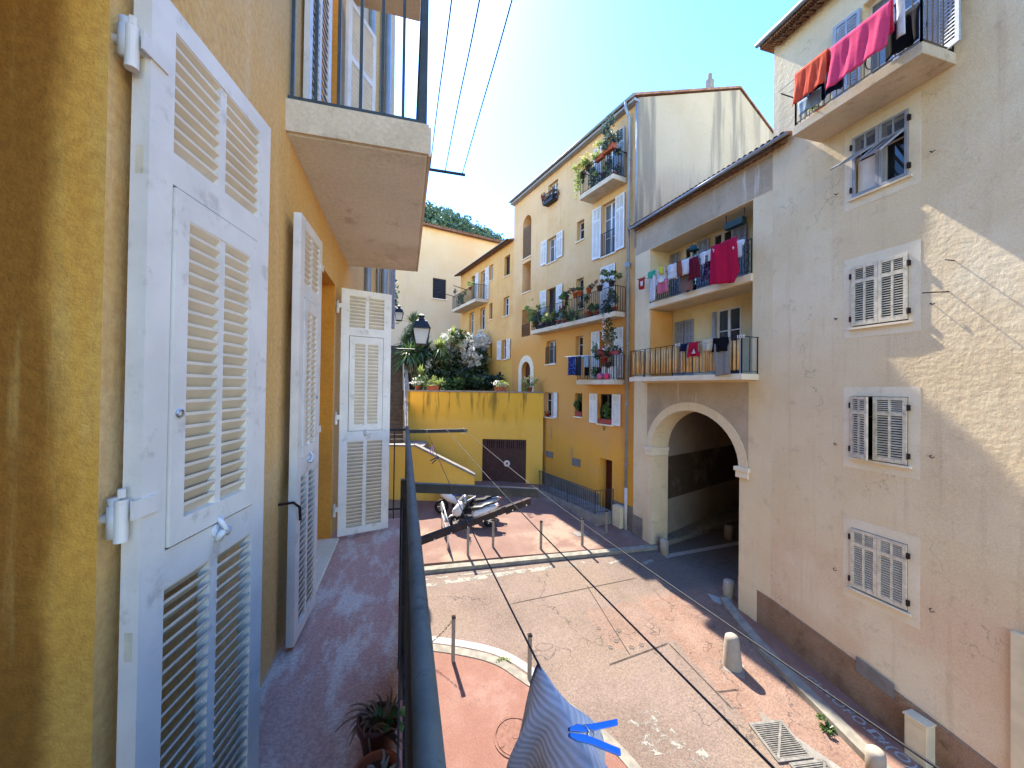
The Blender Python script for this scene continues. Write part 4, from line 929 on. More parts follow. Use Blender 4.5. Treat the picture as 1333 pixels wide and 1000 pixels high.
# ------------------------------------------------------------------ the near ochre house with our balcony
NB = Fac(-.68, 12, -.68, 0); sY = lambda Y: 12-Y
nb = root('balcony_house', 'near ochre house with white louvred door shutters opened onto a narrow railed balcony', 'house', NB.M)
MI = NB.M.inverted()
mb = MB(); wall_mesh(mb, 4, 17, -4, 20, [(10.87, 12.5, 4.68, 7.22, 0), (7.78, 8.97, 4.68, 7.2, 0), (7.75, 8.7, 7.87, 10.2, 0)])
mb.poly([(4, 0, -4), (4, -9, -4), (4, -9, 20), (4, 0, 20)]); mb.poly([(17, 0, -4), (17, -9, -4), (17, -9, 20), (17, 0, 20)])
mb.build('wall', M['near_wall'], nb, normals=False)
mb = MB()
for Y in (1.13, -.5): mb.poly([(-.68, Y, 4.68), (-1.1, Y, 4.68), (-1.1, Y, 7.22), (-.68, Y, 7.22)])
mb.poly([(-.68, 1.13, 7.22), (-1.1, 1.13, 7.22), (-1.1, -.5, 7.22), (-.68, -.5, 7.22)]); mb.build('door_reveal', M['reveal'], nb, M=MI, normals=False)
mb = MB()
for Y in (3.03, 4.22): mb.poly([(-.68, Y, 4.68), (-.95, Y, 4.68), (-.95, Y, 7.2), (-.68, Y, 7.2)])
mb.poly([(-.68, 3.03, 7.2), (-.95, 3.03, 7.2), (-.95, 4.22, 7.2), (-.68, 4.22, 7.2)])
for Y in (3.3, 4.25): mb.poly([(-.68, Y, 7.87), (-.95, Y, 7.87), (-.95, Y, 10.2), (-.68, Y, 10.2)])
mb.build('door_reveal', M['jamb_orange'], nb, M=MI, normals=False)
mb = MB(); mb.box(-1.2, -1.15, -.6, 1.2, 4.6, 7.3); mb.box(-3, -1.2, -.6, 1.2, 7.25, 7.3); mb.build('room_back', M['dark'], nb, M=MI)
mb = MB(); mb.box(-1.0, -.95, 3.03, 4.22, 4.68, 7.2); mb.box(-.95, -.93, 3.1, 3.6, 4.8, 7.1); mb.box(-.95, -.93, 3.66, 4.16, 4.8, 7.1); mb.build('door', M['win_white'], nb, M=MI)
MB().box(-1.0, -.95, 3.3, 4.25, 7.87, 10.2).build('door', M['win_white'], nb, M=MI)
MB().box(-.95, -.60, 3.05, 4.2, 4.672, 4.70).build('threshold', M['trim'], nb, M=MI, bevel=.008)
# balcony floor, upper slabs
MB().box(-.68, -.004, -2, 4.76, 4.49, 4.67).build('balcony_floor', M['balcony_floor'], nb, M=MI)
mb = MB(); mb.box(-.70, .12, 2.52, 5.1, 7.655, 7.85); mb.build('upper_balcony_slab', M['near_conc2'], nb, M=MI, bevel=.012)
mb = MB(); mb.box(-.68, .124, 2.495, 2.519, 7.66, 7.845); mb.box(.121, .14, 2.52, 5.1, 7.66, 7.845); mb.build('slab_edge', M['near_conc'], nb, M=MI)
MB().box(-.70, .12, 2.5, 5.1, 10.85, 11.05).build('upper_balcony_slab', M['near_conc'], nb, M=MI, bevel=.012)
mb = MB()
mb.bar((-.68, 2.545, 7.875), (.10, 2.545, 7.875), .035, .022); mb.bar((.09, 2.545, 7.875), (.09, 5.05, 7.875), .035, .022); mb.bar((-.68, 2.545, 8.9), (.10, 2.545, 8.9), .04, .02); mb.bar((.09, 2.545, 8.9), (.09, 5.05, 8.9), .04, .02)
for k in range(7): x = -.66+.125*k; mb.box(x-.009, x+.009, 2.536, 2.554, 7.88, 8.9)
for k in range(1, 22): y = 2.545+k*.118; mb.box(.081, .099, y-.009, y+.009, 7.88, 8.9)
mb.box(.068, .112, 2.525, 2.57, 7.85, 8.93)
mb.build('upper_railing', M['iron_green'], nb, M=MI)
mb = MB(); mb.box(.12, .72, 5.04, 5.07, 8.95, 8.975); mb.box(.09, .12, 5.03, 5.08, 8.5, 9.0); mb.build('clothesline_bracket', M['iron'], nb, M=MI)
# balcony railing
mb = MB(); mb.tube([(.038, y, 5.722) for y in (-.6, 1, 2.6, 4.74)], .0205, 14); mb.bar((.038, -.6, 5.697), (.038, 4.74, 5.697), .036, .012)
mb.build('handrail', M['rail_blue'], nb, M=MI, smooth=True)
mb = MB()
for k in range(48): y = -.5+k*.111; mb.box(.022, .036, y-.007, y+.007, 4.6, 5.692)
mb.bar((.029, -.6, 4.76), (.029, 4.74, 4.76), .03, .012)
mb.box(-.012, .03, 2.22, 2.262, 4.5, 5.69); mb.box(-.003, .001, -.6, 2.22, 4.69, 5.6); mb.box(-.68, .03, 4.71, 4.735, 5.69, 5.715); mb.box(-.68, .03, 4.715, 4.73, 4.78, 4.8)
for k in range(7): x = -.1-.11*k+.0; mb.box(x-.007, x+.007, 4.716, 4.73, 4.68, 5.69)
mb.build('railing', M['near_iron'], nb, M=MI)
mb = MB(); mb.box(.03, .80, 2.25, 2.285, 5.61, 5.615); mb.box(.03, .80, 2.265, 2.27, 5.56, 5.61); mb.v = [(x, y, z+.05-.10*(x-.03)) for x, y, z in mb.v]; mb.build('clothesline_bracket', M['near_iron'], nb, M=MI)
mb = MB(); mb.box(.03, .74, 4.70, 4.73, 5.66, 5.70); mb.build('clothesline_bracket', M['near_iron'], nb, M=MI)
mb = MB(); q = random.Random(5); N = 26
for k in range(N):
    x0, x1 = .03+.79*k/N, .03+.79*(k+1)/N; y = 2.28+.2*k/N; z = 5.30+.15*k/N; j = (.004+.006*q.random())*(k > 17)
    j2 = j*q.uniform(-1, 1); zz = 5.30+.15*(k+1)/N; yy = 2.28+.2*(k+1)/N
    mb.bar((x0, y, z+j2), (x1, yy, zz+j2), .004, .034+j); mb.bar((x0, y+.015, z+.02), (x1, yy+.015, zz+.02), .03, .004)
b_ = mb.build('rusty_brace', M['rust'], nb, M=MI)
mb = MB()
for k in range(8): x = .08+.1*k; mb.lathe([(0, 0), (.004, 0), (.004, .004), (0, .004)], 8, T(x, 2.278+.025*k*.96, 5.305+.0189*k) @ Matrix.Rotation(PI/2, 4, 'X'))
mb.build('bolt', M['chrome'], b_)

# detailed door shutters
def door_leaf(W, H, side, hx, hy, dx, dy, lab=None):
    t = .042; u = Vector((dx, dy, 0)).normalized(); Mx = MI @ T(hx, hy, 4.70, atan2(u.y, u.x))
    mb = MB(); sw = .078
    def rect(x0, x1, z0, z1, sw, t, mull=.032):
        mb.box(x0, x0+sw, -t/2, t/2, z0, z1); mb.box(x1-sw, x1, -t/2, t/2, z0, z1); mb.box(x0+sw, x1-sw, -t/2, t/2, z0, z0+sw*.9); mb.box(x0+sw, x1-sw, -t/2, t/2, z1-sw*.8, z1)
    def slats(mb, x0, x1, z0, z1, pitch, t):
        n = max(2, round((z1-z0)/pitch)); p = (z1-z0)/n
        for k in range(n):
            z = z0+p*(k+.5); a, b = side*t*.46, -side*t*.46
            mb.add([(x0, a, z+p*.60), (x1, a, z+p*.60), (x1, b, z-p*.46), (x0, b, z-p*.46), (x0, a, z+p*.60-.009), (x1, a, z+p*.60-.009), (x1, b, z-p*.46-.009), (x0, b, z-p*.46-.009)],
                   [(0, 1, 2, 3), (7, 6, 5, 4), (0, 4, 5, 1), (2, 6, 7, 3), (0, 3, 7, 4), (1, 5, 6, 2)])
    zt, zf1, zf0 = H-.05, H-.47, H-1.44
    rect(0, W, 0, H, sw, t)
    mb.box(sw, W-sw, -t/2, t/2, zf1, zf1+.085); mb.box(sw, W-sw, -t/2, t/2, zf0-.1, zf0)
    mid = W/2
    for z0, z1 in ((zf1+.085, H-sw*.8), (sw*.9, zf0-.1)): mb.box(mid-.018, mid+.018, -t/2+.004, t/2-.004, z0, z1)
    o_mb = mb
    mb.cur = 1
    for z0, z1, p in ((zf1+.085, H-sw*.8, .037), (sw*.9, zf0-.1, .037)):
        slats(mb, sw, mid-.018, z0, z1, p, t); slats(mb, mid+.018, W-sw, z0, z1, p, t)
    o = mb.build('shutter', [M['shut_white'], M['shut_cream']], nb, M=Mx, bevel=0, label=lab)
    mb = MB(); f0, f1 = sw+.006, W-sw-.006; fw = .05; tt = .03
    mb.box(f0, f0+fw, -tt/2, tt/2, zf0+.006, zf1-.006); mb.box(f1-fw, f1, -tt/2, tt/2, zf0+.006, zf1-.006); mb.box(f0+fw, f1-fw, -tt/2, tt/2, zf0+.006, zf0+.07); mb.box(f0+fw, f1-fw, -tt/2, tt/2, zf1-.075, zf1-.006)
    mb.box(mid-.014, mid+.014, -tt/2+.003, tt/2-.003, zf0+.07, zf1-.075)
    mb.cur = 1; slats(mb, f0+fw, mid-.014, zf0+.07, zf1-.075, .036, tt); slats(mb, mid+.014, f1-fw, zf0+.07, zf1-.075, .036, tt)
    mb.v = [(x, y+side*.012, z) for x, y, z in mb.v]
    mb.build('flap', [M['shut_white'], M['shut_cream']], o)
    mb = MB(); y = side*(t/2+.006)
    mb.lathe([(0, 0), (.022, 0), (.02, .004), (0, .005)], 16, T(mid, side*t/2, zf0-.02) @ Matrix.Rotation(-side*PI/2, 4, 'X'))
    mb.tube([(mid, y, zf0+.02), (mid+.004, y+side*.02, zf0-.01), (mid+.03, y+side*.012, zf0-.04), (mid+.05, y+side*.004, zf0-.03)], .008, 6); mb.tube([(mid, y, zf0-.05), (mid, y+side*.018, zf0-.02)], .011, 6)
    mb.build('latch', M['win_white'], o, smooth=True)
    mb = MB(); mb.tube([(f0+.025+.012*cos(a), side*(.03), zf0+.36+.01*sin(a)) for a in [k*PI/5 for k in range(11)]], .003, 5); mb.build('ring', M['chrome'], o)
    mb = MB()
    for z in (H-.2, H*.47, .25):
        mb = MB(); mb.tube([(-.028, 0, z-.05), (-.028, 0, z+.05)], .0135, 18); mb.box(-.03, .05, side*t/2, side*(t/2+.005), z+.0, z+.045); mb.box(-.028, -.0, -.006, .006, z+.002, z+.043); mb.tube([(-.028, 0, z+.055), (-.028, 0, z+.075)], .008, 6)
        mb.build('hinge', M['shut_white'], o)
    for z in (H-.20, H-.45, zf0-.2): MB().box(-.0006, .0, -.009, .009, z-.035, z+.035).build('tenon', M['shut_old'], o)
    return o
door_leaf(.565, 2.50, -1, -.635, 1.165, .095, .55, 'large white shutter leaf folded back at the nearest door')
door_leaf(.49, 2.50, 1, -.59, 2.995, -.02, -.49, 'white shutter leaf folded back towards the viewer')
door_leaf(.50, 2.48, -1, -.625, 4.235, .47, .16, 'white shutter leaf swung open across the balcony')
# iron pintles in the render for the nearest leaf, stay hook for the second
for z in (7.02, 5.88):
    mb = MB(); mb.tube([(-.69, 1.15, z), (-.65, 1.145, z), (-.655, 1.14, z+.05)], .014, 8); mb.tube([(-.655, 1.138, z-.045), (-.655, 1.138, z+.03)], .013, 10)
    mb.build('pintle', M['pipe_w'], nb, M=MI, smooth=True)
mb = MB(); mb.tube([(-.68, 2.50, 5.52), (-.60, 2.49, 5.53), (-.57, 2.5, 5.50), (-.57, 2.52, 5.42)], .008, 6); mb.build('stay_hook', M['rust'], nb, M=MI)
# upper floor shutters seen through the upper railing
def up_leaf(w, h, x, y, ang):
    mb = MB(); shutter_mesh(mb, w, h, 30, m1=1); mb.build('shutter', [M['shut_white'], M['shut_cream']], nb, M=MI @ T(x, y, 7.9, ang))
up_leaf(.5, 2.3, -.60, 3.28, radians(-95)); up_leaf(.5, 2.3, -.62, 4.28, radians(62))
mb = MB(); mb.tube([(-.62, 7.0, -2), (-.62, 7.0, 19)], .05, 8); mb.build('downpipe', M['pipe'], nb, M=MI)

# neighbouring house just beyond, mostly hidden
nh = root('neighbour_house', 'cream house front standing just beyond the balcony, mostly hidden by the open shutter', 'house')
mb = MB(); mb.box(-9, -.33, 8.02, 9.5, -2, 17); mb.box(-9, -.82, 9.5, 19, -2, 14); mb.build('wall', M['near_wall'], nh)
mb = MB(); mb.tube([(-.40, 7.95, -1), (-.40, 7.95, 16.5)], .055, 8); mb.tube([(-.52, 7.97, 3), (-.52, 7.97, 16.5)], .03, 8); mb.build('downpipe', M['pipe'], nh, smooth=True)
MB().box(-9.2, -.1, 7.8, 9.7, 17, 17.2).build('roof', M['roof'], nh)
mb = MB(); shutter_mesh(mb, .5, 1.5, 18); mb.build('shutter', M['shut_grey'], nh, M=T(-.32, 8.05, 7.4, radians(80)))

# ------------------------------------------------------------------ street lamps
def lantern(name, label, x, y, z, wall, sc=1.):
    t = root(name, label, 'street lamp', T(x, y, z))
    mb = MB(); a, b, h = .12*sc, .19*sc, .36*sc
    for i in range(4):
        c0, c1 = cos(PI/4+i*PI/2), sin(PI/4+i*PI/2); mb.bar((a*c0*1.41, a*c1*1.41, 0), (b*c0*1.41, b*c1*1.41, h), .018*sc, .018*sc)
    for r, zz in ((a, 0), (b, h)): mb.box(-r-.012*sc, r+.012*sc, -r-.012*sc, r+.012*sc, zz-.012*sc, zz+.012*sc)
    mb.lathe([(b*1.5, h), (b*1.25, h+.07*sc), (b*.95, h+.16*sc), (.08*sc, h+.22*sc), (.07*sc, h+.26*sc), (.1*sc, h+.27*sc), (.09*sc, h+.3*sc), (.03*sc, h+.33*sc), (0, h+.34*sc)], 4, Matrix.Rotation(PI/4, 4, 'Z'))
    mb.build('lantern_frame', M['iron'], t)
    g = MB(); c = .9
    g.add([(-a*c, -a*c, .012), (a*c, -a*c, .012), (a*c, a*c, .012), (-a*c, a*c, .012), (-b*c, -b*c, h-.012), (b*c, -b*c, h-.012), (b*c, b*c, h-.012), (-b*c, b*c, h-.012)], [(0, 3, 2, 1), (4, 5, 6, 7), (0, 1, 5, 4), (1, 2, 6, 5), (2, 3, 7, 6), (3, 0, 4, 7)])
    g.build('lantern_glass', M['lamp_glass'], t)
    br = MB(); br.tube([(wall-x, 0, -.12*sc), (0, 0, -.12*sc), (0, 0, -.01)], .018*sc, 8); br.tube([(wall-x, 0, -.4*sc), (wall*.5-x*.5, 0, -.16*sc)], .012*sc, 6); br.build('bracket', M['iron'], t)
    return t
lantern('street_lamp', 'nearer square lantern lamp on a wall bracket in front of the yuccas', .34, 8.92, 7.14, -.34, .98)
lantern('street_lamp', 'smaller distant lantern lamp on a wall bracket above the stairs', -.28, 18.19, 9.15, -.82, .98)

# ------------------------------------------------------------------ garden
def spot(lat, dep): return (lat*cos(TH)+dep*sin(TH), -lat*sin(TH)+dep*cos(TH))
def yucca(lat, dep, h, heads, L, label, leaf='leaf_dark', base=5.88, seed=1, n=60):
    q = random.Random(seed); x, y = spot(lat, dep); t = root('yucca', label, 'yucca', T(x, y, base))
    tm, cm = MB(), MB()
    for k in range(heads):
        a = q.uniform(0, 6.3); o = .0 if heads == 1 else q.uniform(.2, .8); top = Vector((cos(a)*o, sin(a)*o, h*(1 if k == 0 else q.uniform(.6, .98))))
        tm.tube([(0, 0, -.1), tuple(top*.5+Vector((.05, 0, 0))), tuple(top)], [.09, .075, .06], 7); rosette(cm, top, int(n*1.3), L, .065, q, .35, .55)
    tm.build('trunk', M['bark'], t, smooth=True); cm.build('crown', M[leaf], t, normals=False)
def shrub(lat, dep, R, z, label, leaf='leaf_dark', n=1600, size=.2, flower=None, seed=2, name='shrub', clump=16, fl=900):
    q = random.Random(seed); x, y = spot(lat, dep); t = root(name, label, 'shrub', T(x, y, 5.88))
    m_ = MB()
    for k in range(5): a = q.uniform(0, 6.3); m_.tube([(0, 0, -.1), (cos(a)*R[0]*.3, sin(a)*R[1]*.3, z*.6), (cos(a)*R[0]*.5, sin(a)*R[1]*.5, z)], [.05, .035, .02], 5)
    m_.build('stem', M['bark'], t)
    c = MB(); leaf_cloud(c, (0, 0, z), R, n, size, q, clump); leaf_cloud(c, (0, 0, z*.8), (R[0]*.85, R[1]*.85, R[2]*.8), n//3, size, q); c.build('foliage', M[leaf], t, normals=False)
    if flower:
        f = MB(); q2 = random.Random(seed); lob = [Vector((q2.uniform(-.75, .75)*R[0], q2.uniform(-.6, .5)*R[1], z+q2.uniform(-.35, .8)*R[2])) for _ in range(9)]
        for k in range(fl//14):
            d = Vector((q2.gauss(0, 1), q2.gauss(0, 1), q2.gauss(.3, .8))).normalized(); p = q2.choice(lob)+d*R[0]*q2.uniform(.22, .46); leaf_cloud(f, p, (.17, .17, .14), 14, .13, q2, asp=.75)
        f.build('blossom', M[flower], t, normals=False)
yucca(-6.7, 26.5, 4.6, 6, 1.15, 'tallest many headed yucca beside the top of the stairs', 'leaf_mid', seed=4, n=90)
yucca(-6.0, 25.5, 3.7, 4, 1.1, 'dark yucca clump just behind the nearer street lamp', seed=9, n=70)
yucca(-6.2, 24.2, 2.5, 5, 1.05, 'low green yucca leaning by the stair parapet', 'leaf_mid', seed=14, n=70)
yucca(-5.0, 25, 2.75, 2, .95, 'pale green sunlit yucca with a tall bare trunk', 'leaf_light', seed=21, n=80)
yucca(-4.7, 26, 3.6, 2, 1.0, 'yellow green yucca head rising behind the lantern', 'leaf_light', seed=23, n=60)
yucca(-5.35, 23.0, 1.0, 1, .75, 'small spiky pale yucca standing alone above the wall', 'leaf_light', seed=31, n=70)
yucca(-4.15, 23.0, .35, 1, .7, 'low pale agave like rosette by the round topped bush', 'leaf_light', seed=33, n=50)
yucca(-5.0, 22.6, .15, 1, .45, 'smallest spiky rosette at the edge of the wall', 'leaf_light', seed=35, n=34)
shrub(-3.1, 26.6, (1.45, 1.2, 1.35), 2.55, 'oleander covered in white blossom above the dark hedge', 'leaf_dark', 2200, .19, 'flower_w', 5, 'oleander', 18, 4200)
shrub(-4.3, 25.4, (1.0, .9, .95), 1.1, 'dark rounded bush under the pale yucca', 'leaf_dark', 1500, .18, None, 6)
shrub(-2.9, 24.6, (1.1, .8, .6), .75, 'low spreading dark bush in front of the oleander', 'leaf_dark', 1500, .16, None, 7)
shrub(-1.7, 25.2, (.95, .8, .6), .8, 'dark bush beside the concrete ramp', 'leaf_dark', 1300, .16, None, 8)
shrub(-3.6, 24.1, (.75, .6, .35), .5, 'mid green low cushion behind the wall edge', 'leaf_mid', 800, .14, None, 10)
shrub(-2.1, 27.5, (.8, .7, .6), 1.6, 'pale tipped bush between oleander and ochre house', 'leaf_mid', 700, .16, 'flower_y', 12, 'shrub', 9, 200)
shrub(-4.75, 27.2, (1.0, .8, .95), 2.3, 'tall dark evergreen bush behind the yucca trunks', 'leaf_dark', 1400, .18, None, 13)
shrub(-4.75, 22.95, (.42, .4, .32), .55, 'round topped yellow green bush in a planter on the wall', 'leaf_light', 700, .08, None, 15, 'shrub', 10)
q = random.Random(44); t = root('climbing_plant', 'blue green climber hanging on the far neighbour wall above the distant lamp', 'climbing plant', T(-.70, 16.5, 9.0))
mb = MB(); leaf_cloud(mb, (0, 0, 1.2), (.42, .9, 1.5), 900, .16, q, 14, .4); mb.build('foliage', M['leaf_blue'], t, normals=False); MB().tube([(-.1, 0, -9), (-.1, .1, -3), (-.05, 0, 1.5)], [.05, .04, .02], 6).build('stem', M['bark'], t)
for i, (px_s, kind, lf, fl, lab) in enumerate(((6.9, 't', 'leaf_mid', 'flower_w', 'terracotta pot with a white flower head at the stair end of the wall top'), (6.05, 't', 'leaf_light', None, 'terracotta trough under the round topped bush'),
        (2.35, 't', 'leaf_light', 'flower_w', 'pale trough of white flowers on the wall top left of the arched door'), (.75, 't', 'leaf_light', 'flower_y', 'pot with a pale yellow bushy plant in front of the arched door'))):
    potplant(RT, px_s, -.35, 6.02, kind, lf, lab, r=.3 if i in (1, 2) else .17, h=.24, R=(.34, .2, .16) if i != 3 else (.38, .3, .26), n=170, size=.09, flower=fl, box=i in (1, 2), group='planters along the yellow wall top')

# ------------------------------------------------------------------ bollards, rack, covers
def bollard(x, y, z, h, label, name='bollard'):
    t = root(name, label, 'bollard', T(x, y, z))
    MB().box(-.038, .038, -.038, .038, -.05, h).build('post', M['post'], t, bevel=.006)
    mb = MB(); mb.box(-.044, .044, -.044, .044, h-.03, h+.003); mb.add([(-.044, -.044, h+.003), (.044, -.044, h+.003), (.044, .044, h+.003), (-.044, .044, h+.003), (0, 0, h+.035)], [(0, 1, 4), (1, 2, 4), (2, 3, 4), (3, 0, 4)]); mb.build('cap', M['rust'], t)
    return t
G1 = 'grey metal bollards'
for x, y, dz, h, lab in ((2.13, 13.05, .1, .98, 'grey bollard nearest the scooters, just behind the kerb'), (3.08, 13.45, .1, .96, 'grey bollard set back behind the rusty brace, beside the scooter tail'), (4.68, 12.96, .1, .98, 'grey bollard in the middle of the kerb row'),
                     (6.24, 12.93, .1, .97, 'grey bollard by the square drain cover near the kerb end'), (7.62, 13.7, .1, .85, 'grey bollard in the shade in front of the landing'),
                     (1.14, 8.82, .06, .98, 'grey bollard on the red island with a chain hooked to it'), (2.66, 7.98, .06, .95, 'grey bollard at the island kerb behind the hanging knitwear')):
    bollard(x, y, zg(y)+dz, h, lab)['group'] = G1
mb = MB()
for k in range(26):
    t = k/25; c = Vector((1.10-1.5*t, 8.85+.55*t, zg(8.9)+.9-.62*sin(PI*min(1, t*1.0))*1.0)); d = Vector((-1.5, .55, -.62*PI*cos(PI*t))).normalized(); n_ = d.orthogonal().normalized(); n2 = d.cross(n_); a = n_ if k % 2 else n2
    mb.tube([c+d*.034*cos(j*PI/5)+a*.018*sin(j*PI/5) for j in range(11)], .006, 5)
tag(mb.build('chain', M['rust']), 'rusty chain sagging away from the bollard on the red island', 'chain')
bollard(-.42, 9.42, zg(9.42)+.06, .98, 'grey bollard on the red island hidden behind the balcony handrail')['group'] = G1
mb = MB(); mb.lathe([(.20, -.1), (.205, .02), (.15, .62), (.135, .68), (.08, .72), (0, .725)], 24); o = mb.build('concrete_bollard', M['stone_w'], loc=(7.38, 7.4, zg(7.4)), smooth=True); o.rotation_euler = (.0, -.03, 0)
tag(o, 'pale tapering concrete bollard standing on the red asphalt with a long shadow', 'bollard')
sheet('road', [(7.05, 7.3), (7.35, 7.02), (7.7, 7.3), (7.4, 7.68)], .005, M['conc'])
def stonepost(x, y, r, h, label, tilt=0):
    mb = MB(); mb.lathe([(r, -.1), (r, h*.8), (r*.93, h*.93), (r*.7, h), (0, h+.01)], 18); o = mb.build('stone_post', M['stone_w'], loc=(x, y, zg(y)), smooth=True); o.rotation_euler = (0, tilt, 0); tag(o, label, 'guard stone', 'round guard stones'); return o
stonepost(8.98, 12.02, .15, .52, 'round guard stone at the far foot of the arch'); stonepost(9.22, 9.42, .16, .56, 'round guard stone where the grey house corner meets the arch', .08); stonepost(12.3, 12.55, .17, .5, 'round guard stone deep in the dark passage')
sheet('kerb', [(8.65, 9.2), (9.05, 9.05), (9.1, 9.6), (8.8, 9.75)], .03, M['chalk'], .05)
stonepost(8.02, 4.95, .14, .42, 'round pale post on the kerb nearest the drain gratings')
t = root('utility_box', 'cream utility cabinet standing against the brown dado', 'utility box', T(8.98, 4.86, zg(4.86)+.1))
MB().box(-.13, .10, -.16, .16, 0, .72).build('body', M['cream_box'], t, bevel=.012); mb = MB(); mb.box(-.137, -.131, -.13, .13, .08, .64); mb.build('door', M['cream_box'], t); MB().box(-.15, .12, -.18, .18, .722, .75).build('lid', M['cream_box'], t, bevel=.006)
# bike rack
t = root('bike_rack', 'white tube barrier rail in front of the scooters', 'barrier', T(1.48, 14.5, zg(14.5)+.1))
mb = MB()
for z in (.95, .55): mb.tube([(.03, -.88, z-.05), (0, .9, z+.1)], .026, 8)
mb.build('rail', M['win_white'], t, smooth=True)
for y, z0 in ((-.88, -.1), (0, -.03), (.9, .05)): MB().tube([(.02-.02*y, y, z0), (.02-.02*y, y, .93+y*.085)], .026, 8).build('post', M['win_white'], t, smooth=True)
def tilt(y): return atan2(zg(y+.2)-zg(y-.2), .4)
def cover(name, label, cat, x, y, dz, mb_fn, mat, rz=0, group=None):
    mb = MB(); mb_fn(mb); o = mb.build(name, mat); o.matrix_world = T(x, y, zg(y)+dz) @ Matrix.Rotation(tilt(y), 4, 'X') @ Matrix.Rotation(rz, 4, 'Z'); tag(o, label, cat, group); return o
def manhole(mb, R=.39):
    mb.lathe([(0, 0), (R*.86, 0), (R*.86, .009), (0, .009)], 36); n = 36
    for j in range(n):
        a, b = 2*PI*j/n, 2*PI*(j+1)/n; mb.prism([(R*.9*cos(a), R*.9*sin(a), 0), (R*cos(a), R*sin(a), 0), (R*cos(b), R*sin(b), 0), (R*.9*cos(b), R*.9*sin(b), 0)], (0, 0, .012))
    mb.lathe([(.028, .009), (.045, .009), (.045, .016), (.028, .016)], 14)
    for j in range(4): a = j*PI/2+.4; mb.box(-.04, .04, -.02, .02, .009, .015, T(cos(a)*R*.75, sin(a)*R*.75, 0, a))
cover('manhole_cover', 'round red dusted manhole cover on the red island', 'manhole cover', 2.03, 6.88, .065, manhole, plain('red_dusted_iron', '7f5a4a', .8, .2, .12, 12, bump=.3, dirt='6d4a3c', damt=.5))
M['valve'] = plain('dusty_iron', '6a5c50', .8, .3, .12, 12)
for k, (x, y) in enumerate([(4.89, 9.13), (5.35, 8.95), (5.1, 8.64), (4.87, 8.49), (5.37, 8.38), (5.65, 8.39)]):
    cover('valve_cover', 'small round iron valve lid set in the road around the red patch', 'valve cover', x, y, .006, lambda mb: mb.lathe([(.06, -.02), (.06, .002), (.052, .006), (.046, .002), (.02, .001), (.01, .005), (0, .005)], 18), M['valve'], 0, 'small valve lids in the road')
def grate(mb):
    for a, b, c, d in ((-.36, .36, -.36, -.31), (-.36, .36, .31, .36), (-.36, -.31, -.31, .31), (.31, .36, -.31, .31)): mb.box(a, b, c, d, 0, .02)
    for k in range(17): mb.box(-.31, .31, -.3+k*.0365, -.284+k*.0365, 0, .016)
    mb.bar((-.32, -.32, .014), (.32, .32, .014), .04, .012)
gm = plain('worn_grating', '7d786e', .7, .3, .15, 10, dirt='5b523e', damt=.5)
for y, lab in ((5.78, 'square iron drain grating farther up the gutter apron'), (5.02, 'square iron drain grating nearer to the post on the kerb')):
    cover('drain_grating', lab, 'drain', 6.86+(5.78-y)*.12, y, .012, grate, gm, -.12, 'drain gratings')
    sheet('road', [(6.53+(5.78-y)*.12, y-.3), (7.2+(5.78-y)*.12, y-.34), (7.22+(5.78-y)*.12, y+.3), (6.56+(5.78-y)*.12, y+.33)], .007, M['dark'])  # near-black sheet, painted as the shade of the pit below the bars
cover('drain_cover', 'square metal cover in the court paving behind the kerb', 'drain cover', 6.62, 13.83, .105, lambda mb: (mb.box(-.3, .3, -.2, .2, 0, .008), [mb.box(-.28+.14*k, -.2+.14*k, -.18, .18, .008, .013) for k in range(4)]), M['grille'], .2)
q = random.Random(8)
t = root('weed', 'small green weed growing at the foot of the kerb', 'weed', T(8.0, 5.75, zg(5.75)))
mb = MB(); rosette(mb, (0, 0, .0), 40, .2, .02, q, .6, .3); leaf_cloud(mb, (0, 0, .08), (.16, .2, .08), 120, .06, q, 4); mb.build('foliage', M['leaf_mid'], t, normals=False)
t = root('weed', 'thin yellow green weed growing along the curved island kerb', 'weed', T(2.12, 8.62, zg(8.6)))
mb = MB(); leaf_cloud(mb, (0, 0, .03), (.35, .1, .05), 150, .05, q, 6); mb.build('foliage', M['leaf_light'], t, normals=False)
# chalk lettering on the pavement by the grey house
def lettering(txt, x, y, size, dz, rz=-PI/2, shear=.15):
    cu = bpy.data.curves.new('lettering', 'FONT'); cu.body = txt; cu.size = size; cu.shear = shear; cu.space_character = 1.15; cu.offset = .004
    o = bpy.data.objects.new('lettering', cu); COL.objects.link(o); bpy.context.view_layer.update()
    me = bpy.data.meshes.new_from_object(o.evaluated_get(bpy.context.evaluated_depsgraph_get())); COL.objects.unlink(o); bpy.data.objects.remove(o)
    me.materials.clear(); me.materials.append(M['chalk']); n = bpy.data.objects.new('pavement_marking', me); COL.objects.link(n)
    n.matrix_world = T(x, y, zg(y)+dz) @ Matrix.Rotation(tilt(y), 4, 'X') @ Matrix.Rotation(rz, 4, 'Z'); return tag(n, kind='structure')
lettering('CLNOFO.D', 8.62, 6.72, .26, .112); lettering('L#(O)!', 8.62, 5.5, .26, .112)

